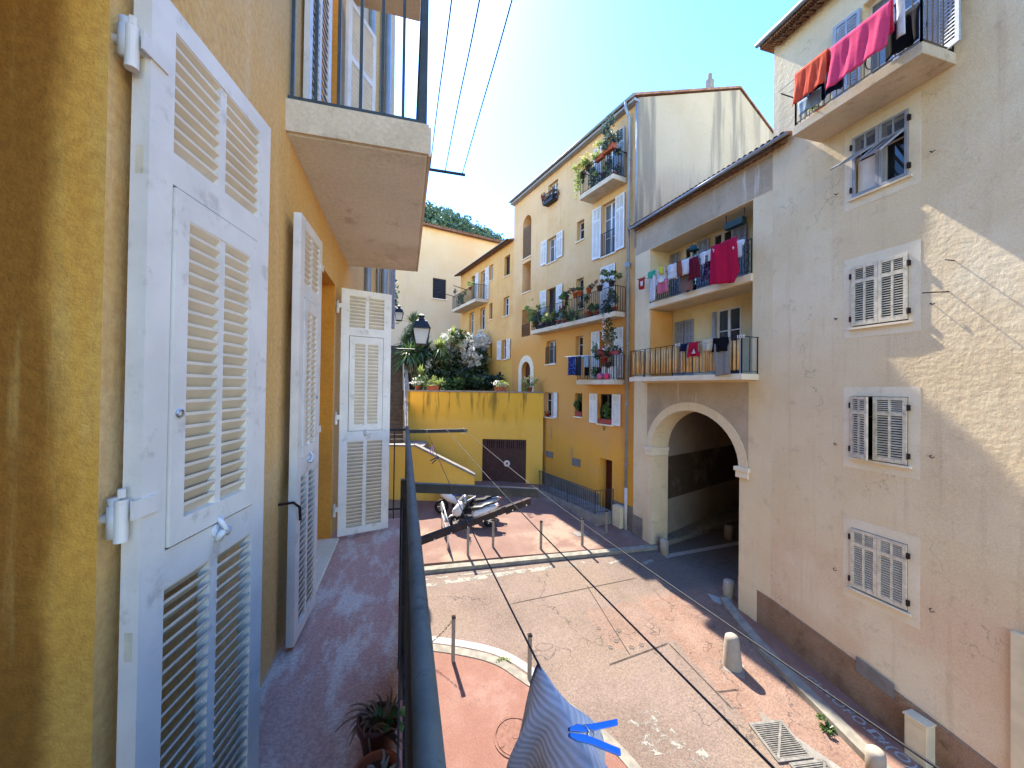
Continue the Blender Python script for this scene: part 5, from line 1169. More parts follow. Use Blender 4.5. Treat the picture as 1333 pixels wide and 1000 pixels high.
# ------------------------------------------------------------------ scooters
def loft(mb, rings, n=14, p=2.6):
    """rings: (x, y, z, half width, half height) super-ellipses in the y-z plane"""
    vs = []
    for x, y, z, a, b in rings:
        for j in range(n):
            t = 2*PI*j/n; c, s = cos(t), sin(t); vs.append((x, y+a*abs(c)**(2/p)*(1 if c >= 0 else -1), z+b*abs(s)**(2/p)*(1 if s >= 0 else -1)))
    k = len(rings); fs = [(i*n+j, i*n+(j+1) % n, (i+1)*n+(j+1) % n, (i+1)*n+j) for i in range(k-1) for j in range(n)]+[list(range(n)), [(k-1)*n+j for j in range(n)][::-1]]
    return mb.add(vs, fs)
def wheel(p, x, R, w):
    tm = MB(); n = 24; m = 8
    vs = [((R-w/2*1.1+w/2*cos(2*PI*j/m)*1.1)*cos(2*PI*i/n)+x, w/2*sin(2*PI*j/m)*1.05, R+(R-w/2*1.1+w/2*cos(2*PI*j/m)*1.1)*sin(2*PI*i/n)) for i in range(n) for j in range(m)]
    tm.add(vs, [(i*m+j, i*m+(j+1) % m, ((i+1) % n)*m+(j+1) % m, ((i+1) % n)*m+j) for i in range(n) for j in range(m)])
    o = tm.build('wheel', M['black'], p, smooth=True)
    rm = MB(); Rr = R-w*.95
    rm.tube([(x, -.03, R), (x, .03, R)], .05, 10)
    for k in range(5): a = 2*PI*k/5; rm.bar((x+.04*cos(a), 0, R+.04*sin(a)), (x+Rr*cos(a), 0, R+Rr*sin(a)), .03, .035)
    rm.tube([(x+Rr*cos(2*PI*k/20), 0, R+Rr*sin(2*PI*k/20)) for k in range(21)], .018, 6); rm.build('rim', M['chrome'], o)
def scooter(label, Mx, white='white_pl', seat='seat_grey', low='shut_grey'):
    t = root('scooter', label, 'scooter', Mx, 'parked two wheelers')
    wheel(t, .68, .25, .11); wheel(t, -.62, .25, .12)
    mb = MB(); loft(mb, [(.06, 0, .50, .15, .1), (-.06, 0, .53, .19, .17), (-.25, 0, .58, .21, .17), (-.55, 0, .67, .19, .15), (-.8, 0, .75, .13, .09), (-1.0, 0, .80, .04, .03)], 18, 2.6); mb.build('body', M[white], t, smooth=True)
    mb = MB(); loft(mb, [(.84, 0, .62, .04, .03), (.77, 0, .64, .13, .13), (.66, 0, .68, .2, .23), (.54, 0, .74, .24, .27), (.47, 0, .78, .23, .24), (.42, 0, .82, .16, .16)], 18, 2.4); mb.build('front_shield', M[white], t, smooth=True)
    mb = MB(); loft(mb, [(.5, 0, .62, .2, .3), (.42, 0, .58, .2, .26), (.36, 0, .40, .18, .1), (.1, 0, .40, .17, .09), (.0, 0, .42, .15, .1)], 14); mb.build('footwell', M['black'], t, smooth=True)
    mb = MB(); loft(mb, [(.56, 0, .40, .2, .06), (.3, 0, .31, .235, .05), (0, 0, .33, .225, .08), (-.3, 0, .40, .225, .1), (-.55, 0, .48, .2, .08), (-.78, 0, .6, .13, .05)], 16); mb.build('lower_panel', M[low], t, smooth=True)
    mb = MB(); loft(mb, [(-.96, 0, .80, .1, .035), (-1.03, 0, .80, .06, .025)], 12); mb.build('tail_light', M['redbox'], t, smooth=True)
    mb = MB(); loft(mb, [(.98, 0, .42, .02, .01), (.9, 0, .49, .08, .03), (.7, 0, .53, .09, .03), (.5, 0, .48, .08, .03)]); mb.build('mudguard', M[white], t, smooth=True)
    mb = MB(); loft(mb, [(.1, 0, .70, .08, .05), (0, 0, .76, .17, .06), (-.3, 0, .78, .19, .06), (-.42, 0, .86, .18, .06), (-.74, 0, .92, .13, .05), (-.86, 0, .92, .05, .03)]); mb.build('seat', M[seat], t, smooth=True)
    mb = MB(); mb.box(.1, .5, -.16, .16, .28, .33); mb.build('footboard', M['black'], t, bevel=.02)
    mb = MB(); mb.tube([(.36, -.34, .98), (.42, -.15, .99), (.44, 0, .97), (.42, .15, .99), (.36, .34, .98)], .016, 7); mb.tube([(.36, -.34, .98), (.34, -.22, .98)], .024, 7); mb.tube([(.36, .34, .98), (.39, .22, .98)], .024, 7); mb.tube([(.44, 0, .95), (.68, 0, .28)], .03, 7); mb.build('handlebar', M['black'], t)
    for s in (1, -1): m = MB(); m.tube([(.42, s*.2, .99), (.44, s*.3, 1.14)], .008, 5); loft(m, [(.43, s*.33, 1.17, .01, .01), (.44, s*.33, 1.17, .07, .045), (.46, s*.33, 1.17, .05, .03)]); m.build('mirror', M['black'], t)
    mb = MB(); loft(mb, [(.74, 0, .72, .16, .07), (.80, 0, .71, .1, .05)]); mb.build('headlight', M['lamp_glass'], t, smooth=True)
    mb = MB(); mb.grid(6, 5, lambda u, v: (.46-.1*v+.05*(1-(2*u-1)**2), (u-.5)*(.34-.12*v), .9+.34*v)); mb.build('windscreen', M['glass_clear'], t, normals=False)
    mb = MB(); mb.tube([(-.3, -.17, .3), (-.8, -.2, .4)], [.04, .06], 10); mb.build('exhaust', M['chrome'], t)
    mb = MB(); mb.tube([(-.6, .12, .85), (-.95, .1, .9), (-.95, -.1, .9), (-.6, -.12, .85)], .014, 6); mb.build('grab_rail', M['chrome'], t)
    mb = MB(); mb.tube([(.0, .1, .3), (.02, .28, 0)], .012, 6); mb.build('kickstand', M['iron'], t)
M['seat_dark'] = plain('charcoal_seat_vinyl', '33332f', .45, .4, .08); M['low_grey'] = plain('dark_grey_scooter_plastic', '4a4c4e', .4, .4, .06)
M['silver'] = plain('silver_scooter_paint', '8e9296', .35, .5, .04, metal=.3)
M['seat_grey'] = plain('pale_seat_vinyl', 'a8a6a0', .5, .35, .06)
lean = Matrix.Rotation(radians(8), 4, 'X')
pitch = lambda y: Matrix.Rotation(tilt(y), 4, 'X')
scooter('white and grey maxi scooter parked nearest the kerb, nose to the white rail', T(2.68, 15.15, zg(15.1)+.10) @ pitch(15) @ Matrix.Rotation(radians(176), 4, 'Z') @ lean, 'white_pl', 'seat_dark', 'low_grey')
scooter('silver scooter with a black seat parked between the white scooter and the blue motorcycle', T(2.95, 15.92, zg(15.9)+.10) @ pitch(16) @ Matrix.Rotation(radians(178), 4, 'Z') @ lean, 'silver', 'black', 'iron')
def motorcycle(label, Mx):
    t = root('motorcycle', label, 'motorcycle', Mx, 'parked two wheelers'); M['moto_blue'] = plain('blue_fairing_paint', '2c3f8c', .3, .5, .05)
    wheel(t, .72, .3, .12); wheel(t, -.68, .3, .15)
    mb = MB(); loft(mb, [(.4, 0, .72, .08, .06), (.3, 0, .82, .15, .12), (.1, 0, .84, .16, .12), (-.1, 0, .78, .1, .08)]); mb.build('tank', M['moto_blue'], t, smooth=True)
    mb = MB(); loft(mb, [(.78, 0, .8, .05, .06), (.68, 0, .82, .16, .15), (.45, 0, .72, .22, .22), (.1, 0, .52, .2, .2), (-.1, 0, .42, .12, .1)]); mb.build('fairing', M['white_pl'], t, smooth=True)
    mb = MB(); loft(mb, [(-.05, 0, .76, .1, .05), (-.3, 0, .78, .14, .05), (-.5, 0, .86, .12, .05), (-.75, 0, .93, .08, .04)]); mb.build('seat', M['black'], t, smooth=True)
    mb = MB(); loft(mb, [(-.2, 0, .7, .1, .06), (-.55, 0, .76, .12, .07), (-.85, 0, .9, .07, .05), (-.98, 0, .95, .03, .02)]); mb.build('tail', M['white_pl'], t, smooth=True)
    mb = MB(); mb.box(-.25, .3, -.16, .16, .25, .6); mb.bar((-.1, .12, .4), (-.68, .1, .3), .04, .06); mb.bar((-.1, -.12, .4), (-.68, -.1, .3), .04, .06); mb.build('engine', M['iron'], t, bevel=.03)
    mb = MB(); 
    for s in (.1, -.1): mb.tube([(.72, s, .3), (.5, s, .95)], .025, 7)
    mb.tube([(.4, -.36, .98), (.5, -.12, .97), (.5, .12, .97), (.4, .36, .98)], .016, 7); mb.build('fork', M['black'], t)
    for s in (1, -1): m = MB(); m.tube([(.6, s*.15, .95), (.56, s*.34, 1.06)], .008, 5); loft(m, [(.54, s*.38, 1.08, .01, .01), (.55, s*.38, 1.08, .07, .04), (.57, s*.38, 1.08, .05, .03)]); m.build('mirror', M['black'], t)
    mb = MB(); mb.tube([(-.2, -.18, .35), (-.75, -.2, .62)], [.05, .065], 10); mb.build('exhaust', M['chrome'], t)
    mb = MB(); mb.grid(5, 4, lambda u, v: (.66-.16*v, (u-.5)*(.26-.08*v), .92+.2*v)); mb.build('windscreen', M['glass_clear'], t, normals=False)
motorcycle('blue and white sports motorcycle with black seat parked farthest from the kerb', T(2.3, 16.65, zg(16.65)+.10) @ pitch(17) @ Matrix.Rotation(radians(174), 4, 'Z') @ lean)

# ------------------------------------------------------------------ washing
def garment(name, label, cat, Mx, patches, mat, group=None, amp=.032, k=17, seed=0, t=.006, extra=None, swing=0):
    """patches of (x,z) quads: top-left, top-right, bottom-right, bottom-left; hung in the local x-z plane"""
    mb = MB(); q = random.Random(seed+len(label)); ph = q.uniform(0, 6)
    for (a, b, c, d) in patches:
        w = max(abs(b[0]-a[0]), abs(c[0]-d[0])); nu = max(4, int(w/.04)); nv = max(4, int(abs(d[1]-a[1])/.06))
        def fn(u, v):
            x = (a[0]*(1-u)+b[0]*u)*(1-v)+(d[0]*(1-u)+c[0]*u)*v; z = (a[1]*(1-u)+b[1]*u)*(1-v)+(d[1]*(1-u)+c[1]*u)*v
            f = min(1, -z/.25+.1); y = amp*f*(sin(k*x+ph+1.2*z)+.5*sin(k*2.3*x+ph*2))+swing*z*z
            return (x, y, z+.006*sin(k*x*1.4))
        mb.grid(nu, nv, fn)
    o = mb.build(name, M['c_'+mat], None, normals=False, smooth=True, sol=t); o.matrix_world = Mx; tag(o, label, cat, group)
    if extra:
        for (nm, pts, m_) in extra: MB().prism([(x, -y, z) for x, y, z in pts], (0, .012, 0)).build(nm, M['c_'+m_], o)
    return o
R_ = lambda w, h, x=0, z=0: [((x, z), (x+w, z), (x+w, z-h), (x, z-h))]
SHIRT = lambda w, h: [((0, 0), (w, 0), (w, -h*.62), (0, -h*.62)), ((0, -h*.62), (w, -h*.62), (w*.8, -h), (w*.2, -h)), ((-w*.22, -h*.98), (0, -h*.62), (w*.2, -h), (-w*.05, -h*1.1)), ((w, -h*.62), (w*1.22, -h*.98), (w*1.05, -h*1.1), (w*.8, -h))]
SHIRTUP = lambda w, h: [((0, 0), (w, 0), (w*.96, -h), (w*.04, -h)), ((-w*.3, -.06), (0, 0), (0, -h*.3), (-w*.2, -h*.42)), ((w, 0), (w*1.3, -.06), (w*1.2, -h*.42), (w, -h*.3))]
SHORTS = lambda w, h: [((0, 0), (w, 0), (w, -h*.35), (0, -h*.35)), ((0, -h*.35), (w*.5, -h*.35), (w*.44, -h), (-w*.05, -h)), ((w*.5, -h*.35), (w, -h*.35), (w*1.05, -h), (w*.56, -h))]
GW = lambda s, d, z: GF.W(s, d, z, PI)      # local x then runs towards the near end
g = 'washing on the upper loggia line'
U = .3
def up(name, label, cat, s0, z, patches, mat, **k):      # s0: far end of the piece
    return garment(name, label, cat, GW(s0, U+k.pop('dd', 0), z), patches, mat, g, **k)
garment('cloth_bag', 'small red peg bag with a pale badge at the far end of the loggia line', 'bag', GW(5.0, U, 10.35), [((0, 0), (.36, 0), (.28, -.42), (.08, -.42))], 'redbag', g, extra=[('badge', [(.12, .02, -.12), (.26, .02, -.12), (.24, .02, -.3), (.14, .02, -.3)], 'white')])
up('trousers', 'long white leggings hanging under the green cloth', 'trousers', 4.42, 10.35, R_(.34, .98, .02), 'white')
up('cloth', 'small green cloth pegged over the white leggings', 'cloth', 4.45, 10.45, R_(.4, .24), 'green', dd=.03)
up('towel', 'pale pink towel hanging low beside the white leggings', 'towel', 3.98, 10.0, R_(.52, .46), 'rosepink')
up('shirt', 'white T-shirt hanging above the pale pink towel', 'shirt', 4.0, 10.42, SHIRT(.42, .5), 'white', dd=.02)
up('cloth', 'bright yellow cloth between white shirts', 'cloth', 3.86, 10.46, R_(.22, .27), 'yellowc', dd=.06)
up('shirt', 'wide white shirt next to the rust brown top', 'shirt', 3.5, 10.42, SHIRT(.42, .5), 'white', seed=2)
up('top', 'rust brown sleeveless top on the loggia line', 'top', 3.06, 10.42, R_(.24, .5), 'brown')
up('shirt', 'white T-shirt with small print pegged left of the maroon skirt', 'shirt', 2.84, 10.40, SHIRTUP(.32, .5), 'white', seed=3)
up('picture_cloth', 'printed grey wall cloth with ochre pattern hung low over the iron railing', 'cloth', 3.05, 9.98, R_(.56, .58), 'picture', dd=-.12, amp=.005)
up('skirt', 'pleated maroon skirt hanging in the middle of the loggia line', 'skirt', 2.52, 10.36, [((0, 0), (.36, 0), (.46, -.68), (-.05, -.68))], 'maroon', amp=.03, k=42)
up('shirt', 'white vest right of the maroon skirt', 'shirt', 2.06, 10.40, SHIRTUP(.2, .38), 'white', seed=5)
up('shirt', 'white blouse beside the crimson sheet', 'shirt', 1.8, 10.40, SHIRTUP(.2, .34), 'white', seed=6)
up('dress', 'dark purple floral dress hanging behind the crimson sheet', 'dress', 2.06, 10.1, [((.05, 0), (.4, 0), (.48, -.55), (-.02, -.55))], 'purple', dd=-.08)
up('bedsheet', 'large crimson sheet draped over the loggia railing', 'sheet', 1.68, 10.46, [((0, 0), (.72, 0), (.76, -1.25), (-.08, -1.1)), ((.72, 0), (.86, .02), (.95, -1.0), (.76, -1.25))], 'crimson', amp=.025, k=11, swing=.03)
up('shirt', 'white shirt on a hanger right of the crimson sheet', 'shirt', .86, 10.32, SHIRTUP(.24, .46), 'white', seed=7)
t = root('hat', 'teal hat hanging above the maroon skirt', 'hat', GW(2.45, .2, 10.62), g)
mb = MB(); mb.lathe([(.17, 0), (.16, .02), (.11, .03), (.1, .12), (.06, .16), (0, .165)], 16); mb.build('crown', M['c_teal'], t, smooth=True)
mb = MB(); mb.tube([GF.W(5.1, U, 10.36).translation, GF.W(3, U, 10.42).translation, GF.W(.5, U, 10.4).translation], .006, 5); mb.tube([GF.W(5.1, U, 10.36).translation, GF.W(4.6, 0, 10.36).translation], .01, 5)
tag(mb.build('clothesline', M['wire']), 'clothesline stretched along the upper loggia above the arch', 'clothesline')
t = root('planter_box', 'dark green planter box hung high in the upper loggia corner', 'planter', GF.W(1.25, -.15, 10.95))
MB().box(-.3, .3, -.09, .09, 0, .2).build('box', plain('dark_green_box', '22362e', .6), t, bevel=.01); [MB().bar((x, 0, .2), (x, 0, .45), .02, .02).build('hanger', M['iron'], t) for x in (-.3, .3)]
g2 = 'washing on the cane screened balcony'
def lo(name, label, cat, s0, z, patches, mat, dd=0, **k): return garment(name, label, cat, GW(s0, .68+dd, z), patches, mat, g2, **k)
lo('shorts', 'small navy garment at the far end of the balcony washing', 'clothes', 2.45, 7.62, R_(.28, .22), 'navy')
lo('shirt', 'red T-shirt with a white triangle on the cane screened balcony', 'shirt', 2.1, 7.64, SHIRT(.36, .42), 'red', extra=[('motif', [(.12, .02, -.34), (.26, .02, -.34), (.2, .02, -.2)], 'white')])
lo('shorts', 'cream shorts between the red shirt and black shorts', 'shorts', 1.62, 7.66, SHORTS(.38, .33), 'cream')
lo('shorts', 'black shorts hanging over the grey trousers', 'shorts', 1.2, 7.66, SHORTS(.5, .38), 'blackc', .03)
lo('trousers', 'grey trousers hanging down the cane screen', 'trousers', 1.22, 7.6, [((0, 0), (.56, 0), (.56, -.95), (.1, -1.0))], 'greyc', amp=.012)
for i, (s_, lab) in enumerate(((2.75, 'white pegs on the cane balcony rail left of the navy garment'), (.5, 'white pegs at the near end of the cane balcony rail'))):
    mb = MB()
    for k in range(4): mb.box(k*.06-.008, k*.06+.008, -.01, .01, -.07, .02)
    o = mb.build('clothes_peg', M['white_pl']); o.matrix_world = GW(s_, .6, 7.66); tag(o, lab, 'clothes pegs')
g3 = 'washing on the top balcony of the grey house'
RX = lambda s, d, z: RW.W(s, d, z, PI)
def line_towel(label, s0, w, z, h, hb, mat, d=1.1, sw=.12):
    mb = MB()
    def fn(u, v):
        L = hb+h; l = v*L; x = u*w
        if l < hb: y, zz = -.03-.3*(hb-l)*.25, -(hb-l)
        else: y, zz = .03+sw*(l-hb)**1.5, -(l-hb)*(1-.06*u)
        return (x, -y+(.02*sin(u*17+l*3)+.012*sin(u*41+1.3*l))*min(1, abs(zz)*3), zz)
    mb.grid(24, 22, fn); o = mb.build('towel', M['c_'+mat], None, normals=False, smooth=True, sol=.008); o.matrix_world = RX(s0, d, z); return tag(o, label, 'towel', g3)
line_towel('long pink towel hanging over the top balcony line', 5.74, 1.0, 13.02, .9, .55, 'hotpink')
line_towel('orange red towel next to the pink towel on the top balcony', 6.47, .68, 13.03, .72, .4, 'orange')
garment('cloth', 'navy and pale cloth hanging behind the orange towel', 'clothes', RX(6.45, .95, 12.75), R_(.8, .55), 'navy', g3, swing=-.02)
garment('cloth', 'pale blue sheet edge showing under the orange towel', 'sheet', RX(6.5, 1.0, 12.45), R_(.5, .3), 'lightblue', g3)
garment('jacket', 'dark jacket hung on the balcony railing beyond the pink towel', 'jacket', RX(4.98, .88, 12.75), R_(.5, .6), 'blackc', g3)
garment('cloth', 'white cloth hanging at the near end of the top balcony line', 'cloth', RX(4.72, 1.05, 13.0), R_(.12, .7), 'white', g3)
mb = MB(); mb.tube([RW.W(6.95, 1.0, 13.02).translation, RW.W(5.5, 1.1, 12.99).translation, RW.W(4.2, 1.12, 13.02).translation], .006, 5); mb.tube([RW.W(6.95, .7, 13.06).translation, RW.W(4.2, .75, 13.02).translation], .005, 5)
tag(mb.build('clothesline', M['rope']), 'pale double clothesline in front of the top balcony of the grey house', 'clothesline')
potplant(RW, 6.35, .5, 12.1, 't', 'leaf_light', 'small pot with yellow green plant at the far end of the top balcony', R=(.16, .16, .16), n=120)
# rack of blue washing on the low ochre balcony
g4 = 'washing on the low ochre balcony'
YW = lambda s, d, z: YL.W(s, d, z, PI)
mb = MB()
for d in (.7, .85, 1.0): mb.tube([YL.W(1.35, d, 7.62).translation, YL.W(2.9, d, 7.66).translation], .008, 5)
mb.tube([YL.W(2.95, .6, 7.66).translation, YL.W(2.85, 1.05, 7.66).translation], .008, 5); mb.tube([YL.W(1.3, .6, 7.62).translation, YL.W(1.4, 1.05, 7.62).translation], .008, 5)
tag(mb.build('drying_rack', M['white_pl']), 'white drying rack clipped to the rail of the low ochre balcony', 'drying rack')
for lab, s0, d, w, h, mat, nm in (('navy blue patterned cloth at the end of the drying rack', 2.62, 1.0, .55, .82, 'bluecloth', 'cloth'), ('dark jeans hanging in the middle of the drying rack', 2.15, .95, .4, .85, 'denim', 'jeans'), ('pale blue shirt at the near end of the drying rack', 1.62, .9, .28, .5, 'lightblue', 'shirt'), ('black trousers hanging under the pale blue shirt', 1.72, .8, .3, .85, 'blackc', 'trousers')):
    garment(nm, lab, nm, YW(s0, d, 7.63), R_(w, h), mat, g4)

# ------------------------------------------------------------------ pots on the ochre balconies
gm_, gt_, gl_ = 'plants on the long middle balcony', 'plants on the top ochre balcony', 'plants on the low ochre balcony'
Z = 9.33
for s, d, z, kd, lf, lab, kw in (
    (6.42, .5, Z+.55, 'd', 'leaf_light', 'yellow green plant spilling over the far end of the middle balcony rail', dict(R=(.36, .3, .3), n=260, trail=.35, flower='flower_y')),
    (6.3, .3, Z, 'd', 'leaf_dark', 'dark leafy tub in the far corner of the middle balcony', dict(R=(.3, .25, .4), n=240)),
    (5.95, .42, Z, 'b', 'leaf_blue', 'blue green plant in a dark tub beside the far corner of the middle balcony', dict(R=(.25, .2, .36), n=200)),
    (5.55, .44, Z, 'd', 'leaf_dark', 'dark foliage plant by the hanging white bag on the middle balcony', dict(R=(.26, .2, .3), n=180)),
    (5.1, .44, Z, 'd', 'leaf_light', 'broad pale yellow plant below the shuttered door of the middle balcony', dict(R=(.32, .22, .24), n=220, flower='flower_y')),
    (4.6, .44, Z, 'd', 'leaf_mid', 'mid green plant left of the spiky one on the middle balcony', dict(R=(.24, .2, .22), n=160)),
    (4.15, .44, Z, 't', 'leaf_mid', 'bushy plant in terracotta under the small window of the middle balcony', dict(R=(.24, .2, .26), n=180)),
    (3.7, .44, Z, 't', 'leaf_dark', 'dark bush with red flowers on the middle balcony floor', dict(R=(.26, .2, .3), n=180, flower='flower_r')),
    (3.15, .44, Z, 'd', 'leaf_mid', 'wide spiky plant in the middle of the middle balcony', dict(R=(.3, .25, .32), n=220, style='blade')),
    (2.75, .44, Z, 'd', 'leaf_light', 'light spiky plant next to the wide spiky one', dict(R=(.24, .2, .24), n=160, style='blade')),
    (1.95, .4, Z, 't', 'leaf_dark', 'tall dark plant in a big terracotta pot by the closed white shutters', dict(R=(.26, .2, .4), n=220, r=.18, h=.3)),
    (1.45, .44, Z, 't', 'leaf_mid', 'small bush in terracotta before the closed white shutters', dict(R=(.2, .18, .22), n=140)),
    (.75, .4, Z, 'd', 'leaf_dark', 'large dark bush at the near end of the middle balcony', dict(R=(.32, .25, .42), n=320)),
    (.32, .4, Z, 't', 'leaf_blue', 'grey green bush in the near corner of the middle balcony', dict(R=(.22, .22, .4), n=220)),
    (3.35, .58, Z+1.06, 'b', 'leaf_mid', 'green trailing pot hooked on the middle balcony rail', dict(R=(.3, .16, .14), n=160, trail=.2)),
    (2.72, .56, Z+1.06, 't', 'leaf_dry', 'terracotta pot of dry stems on the middle balcony rail', dict(R=(.13, .12, .12), n=70)),
    (2.38, .56, Z+1.06, 't', 'leaf_mid', 'terracotta pot with low green growth on the middle balcony rail', dict(R=(.14, .12, .08), n=60)),
    (1.75, .56, Z+1.06, 't', 'leaf_dark', 'terracotta pot with dark tuft on the middle balcony rail', dict(R=(.12, .12, .12), n=80)),
    (1.05, .56, Z+1.0, 'd', 'leaf_dry', 'hanging pot of dry brown leaves on the middle balcony rail', dict(R=(.18, .14, .12), n=110)),
    (.4, .5, Z+1.06, 'd', 'leaf_mid', 'bushy green plant on the near corner of the middle balcony rail', dict(R=(.34, .26, .22), n=240))):
    potplant(YL, s, d, z, kd, lf, lab, group=gm_, **kw)
Z = 14.83
for s, d, z, kd, lf, lab, kw in (
    (2.2, .66, Z+.75, 'd', 'leaf_light', 'yellow flowered plant trailing down from the far corner of the top balcony', dict(R=(.36, .3, .3), n=260, trail=1.3, flower='flower_y')),
    (1.75, .68, Z+.9, 'd', 'leaf_light', 'pale yellow plant on the rail of the top balcony next to the trailing one', dict(R=(.26, .2, .16), n=140, flower='flower_y')),
    (1.6, .5, Z, 'b', 'leaf_blue', 'dark blue green plant in a tub on the top balcony floor', dict(R=(.4, .25, .36), n=260)),
    (.95, .72, Z+.95, 't', 'leaf_light', 'pale flowering plant in a terracotta trough on the top balcony rail', dict(R=(.34, .2, .2), n=200, flower='flower_y', box=True, r=.24, h=.16)),
    (.85, .6, Z+.15, 'd', 'leaf_light', 'small bright plant hooked inside the top balcony railing', dict(R=(.2, .15, .14), n=110)),
    (.35, .72, Z+1.0, 't', 'leaf_blue', 'large blue grey bush in a terracotta trough at the near corner of the top balcony', dict(R=(.42, .36, .46), n=520, box=True, r=.28, h=.2)),
    (.4, .45, Z, 't', 'leaf_dark', 'dark bushy plant standing in the near corner of the top balcony', dict(R=(.3, .25, .45), n=300))):
    potplant(YL, s, d, z, kd, lf, lab, group=gt_, **kw)
Z = 6.6
for s, d, z, kd, lf, lab, kw in (
    (.2, .5, Z+1.0, 'r', 'leaf_dark', 'red trough with a dark plant on the near end of the low balcony rail', dict(R=(.2, .16, .12), n=90, box=True, r=.28, h=.14)),
    (.6, .45, Z+.5, 'd', 'leaf_dark', 'leggy climbing plant with a white bloom on the low balcony', dict(R=(.22, .2, .75), n=200, style='stalk', flower='flower_w')),
    (1.15, .45, Z+.3, 'd', 'leaf_mid', 'full green bush beside the drying rack on the low balcony', dict(R=(.3, .22, .5), n=320)),
    (.75, .52, Z+.7, 'r', 'leaf_dark', 'red pot of dark red leaves on the low balcony rail', dict(R=(.24, .18, .2), n=140, flower='flower_r'))):
    potplant(YL, s, d, z, kd, lf, lab, group=gl_, **kw)
for s, c, lab in ((.95, 'c_pink', 'white tub with a pink ball beside it on the low balcony'), (.55, 'c_hotpink', 'white tub with a magenta ball beside it on the low balcony')):
    t = root('storage_tub', lab, 'storage tub', YL.W(s, .3, Z)); MB().box(-.14, .14, -.14, .14, 0, .55).build('tub', M['white_pl'], t, bevel=.02)
    mb = MB(); mb.lathe([(.14*sin(PI*k/10), .14-.14*cos(PI*k/10)) for k in range(11)], 14, T(.05, .24, 0)); mb.build('ball', M[c], t, smooth=True)
gw_ = 'window boxes of the ochre house'
potplant(YL, 5.45, .18, 16.1, 'd', 'leaf_dry', 'dark window box with dry plants under the small top window', R=(.45, .12, .12), n=160, box=True, r=.42, h=.16, group=gw_)
potplant(YL, 6.02, .24, 16.3, 't', 'leaf_dry', 'single terracotta pot at the end of the top window box', R=(.1, .1, .08), n=40, group=gw_)
potplant(YL, 3.08, -.06, 4.92, 'r', 'leaf_mid', 'red window box filled with tall green plants in the narrow window', R=(.24, .12, .42), n=420, box=True, r=.24, h=.2, group=gw_)
potplant(YL, 1.2, -.04, 4.72, 'r', 'leaf_mid', 'red window box with climbing leaves in the wide bottom window', R=(.36, .12, .55), n=520, box=True, r=.4, h=.2, group=gw_)
potplant(YL, 5.75, -.05, 4.72, 'r', 'leaf_dry', 'small red pot on the sill of the bottom window nearest the garage', R=(.08, .08, .06), n=40, r=.09, h=.16, group=gw_)
potplant(YL, 17.3, .7, 12.42, 't', 'leaf_blue', 'blue green bush on the far balcony of the low house', R=(.5, .25, .5), n=300, group='plants on the low house balcony')
potplant(YL, 14.9, .75, 13.3, 't', 'leaf_light', 'pale plant on the rail of the low house balcony', R=(.4, .2, .25), n=160, group='plants on the low house balcony')
potplant(YL, 16.2, .7, 12.42, 't', 'leaf_mid', 'small green plant between the doors of the low house balcony', R=(.25, .2, .4), n=160, group='plants on the low house balcony')

# ------------------------------------------------------------------ balcony pots in front of the viewer
def nearpot(x, y, label, kind):
    q = random.Random(int(y*100)); t = root('potted_succulent', label, 'potted plant', T(x, y, 4.67), 'pots on the near balcony floor')
    mb = MB(); mb.lathe([(.055, 0), (.075, .11), (.083, .11), (.085, .145), (.074, .145), (.072, .125), (0, .12)], 28); mb.build('pot', M['terracotta'] if kind else M['pot_brown'], t, smooth=True)
    MB().lathe([(0, .115), (.071, .118), (.071, .124), (0, .127)], 20).build('soil', M['soil'], t)
    mb = MB()
    for k in range(44 if kind == 0 else 8):
        a = q.uniform(0, 6.3); L = q.uniform(.06, .15); el = q.uniform(.2, 1.3); P = []
        for j in range(6):
            u = j/5; r_ = .03+L*u*cos(el)*(1.1 if kind == 0 else .6); P.append((cos(a+.6*u)*r_, sin(a+.6*u)*r_, .125+L*sin(el)*u-.11*u*u*(1.1-sin(el)*.6)))
        mb.tube(P, [.006, .0065, .006, .005, .0035, .0012], 6)
    mb.build('stem', M['leaf_dry'] if kind == 0 else M['rope'], t, smooth=True)
    mb = MB(); rosette(mb, (.02, .01, .13), 4 if kind == 0 else 3, .09, .004, q, 1.0, .2)
    if kind == 0:
        for k in range(14): a = q.uniform(0, 6.3); leaf_cloud(mb, (.05+.03*cos(a), -.06+.02*sin(a), .17), (.02, .02, .015), 2, .035, q)
    mb.build('foliage', M['leaf_light' if kind else 'leaf_mid'], t, normals=False)
M['pot_brown'] = plain('brown_plastic_pot', '5a2c22', .5, .35, .1, 12)
nearpot(-.085, 1.74, 'brown pot of curling dried succulent stems on the balcony floor', 0)
nearpot(-.075, 1.50, 'terracotta pot of nearly bare soil nearest the viewer on the balcony', 1)

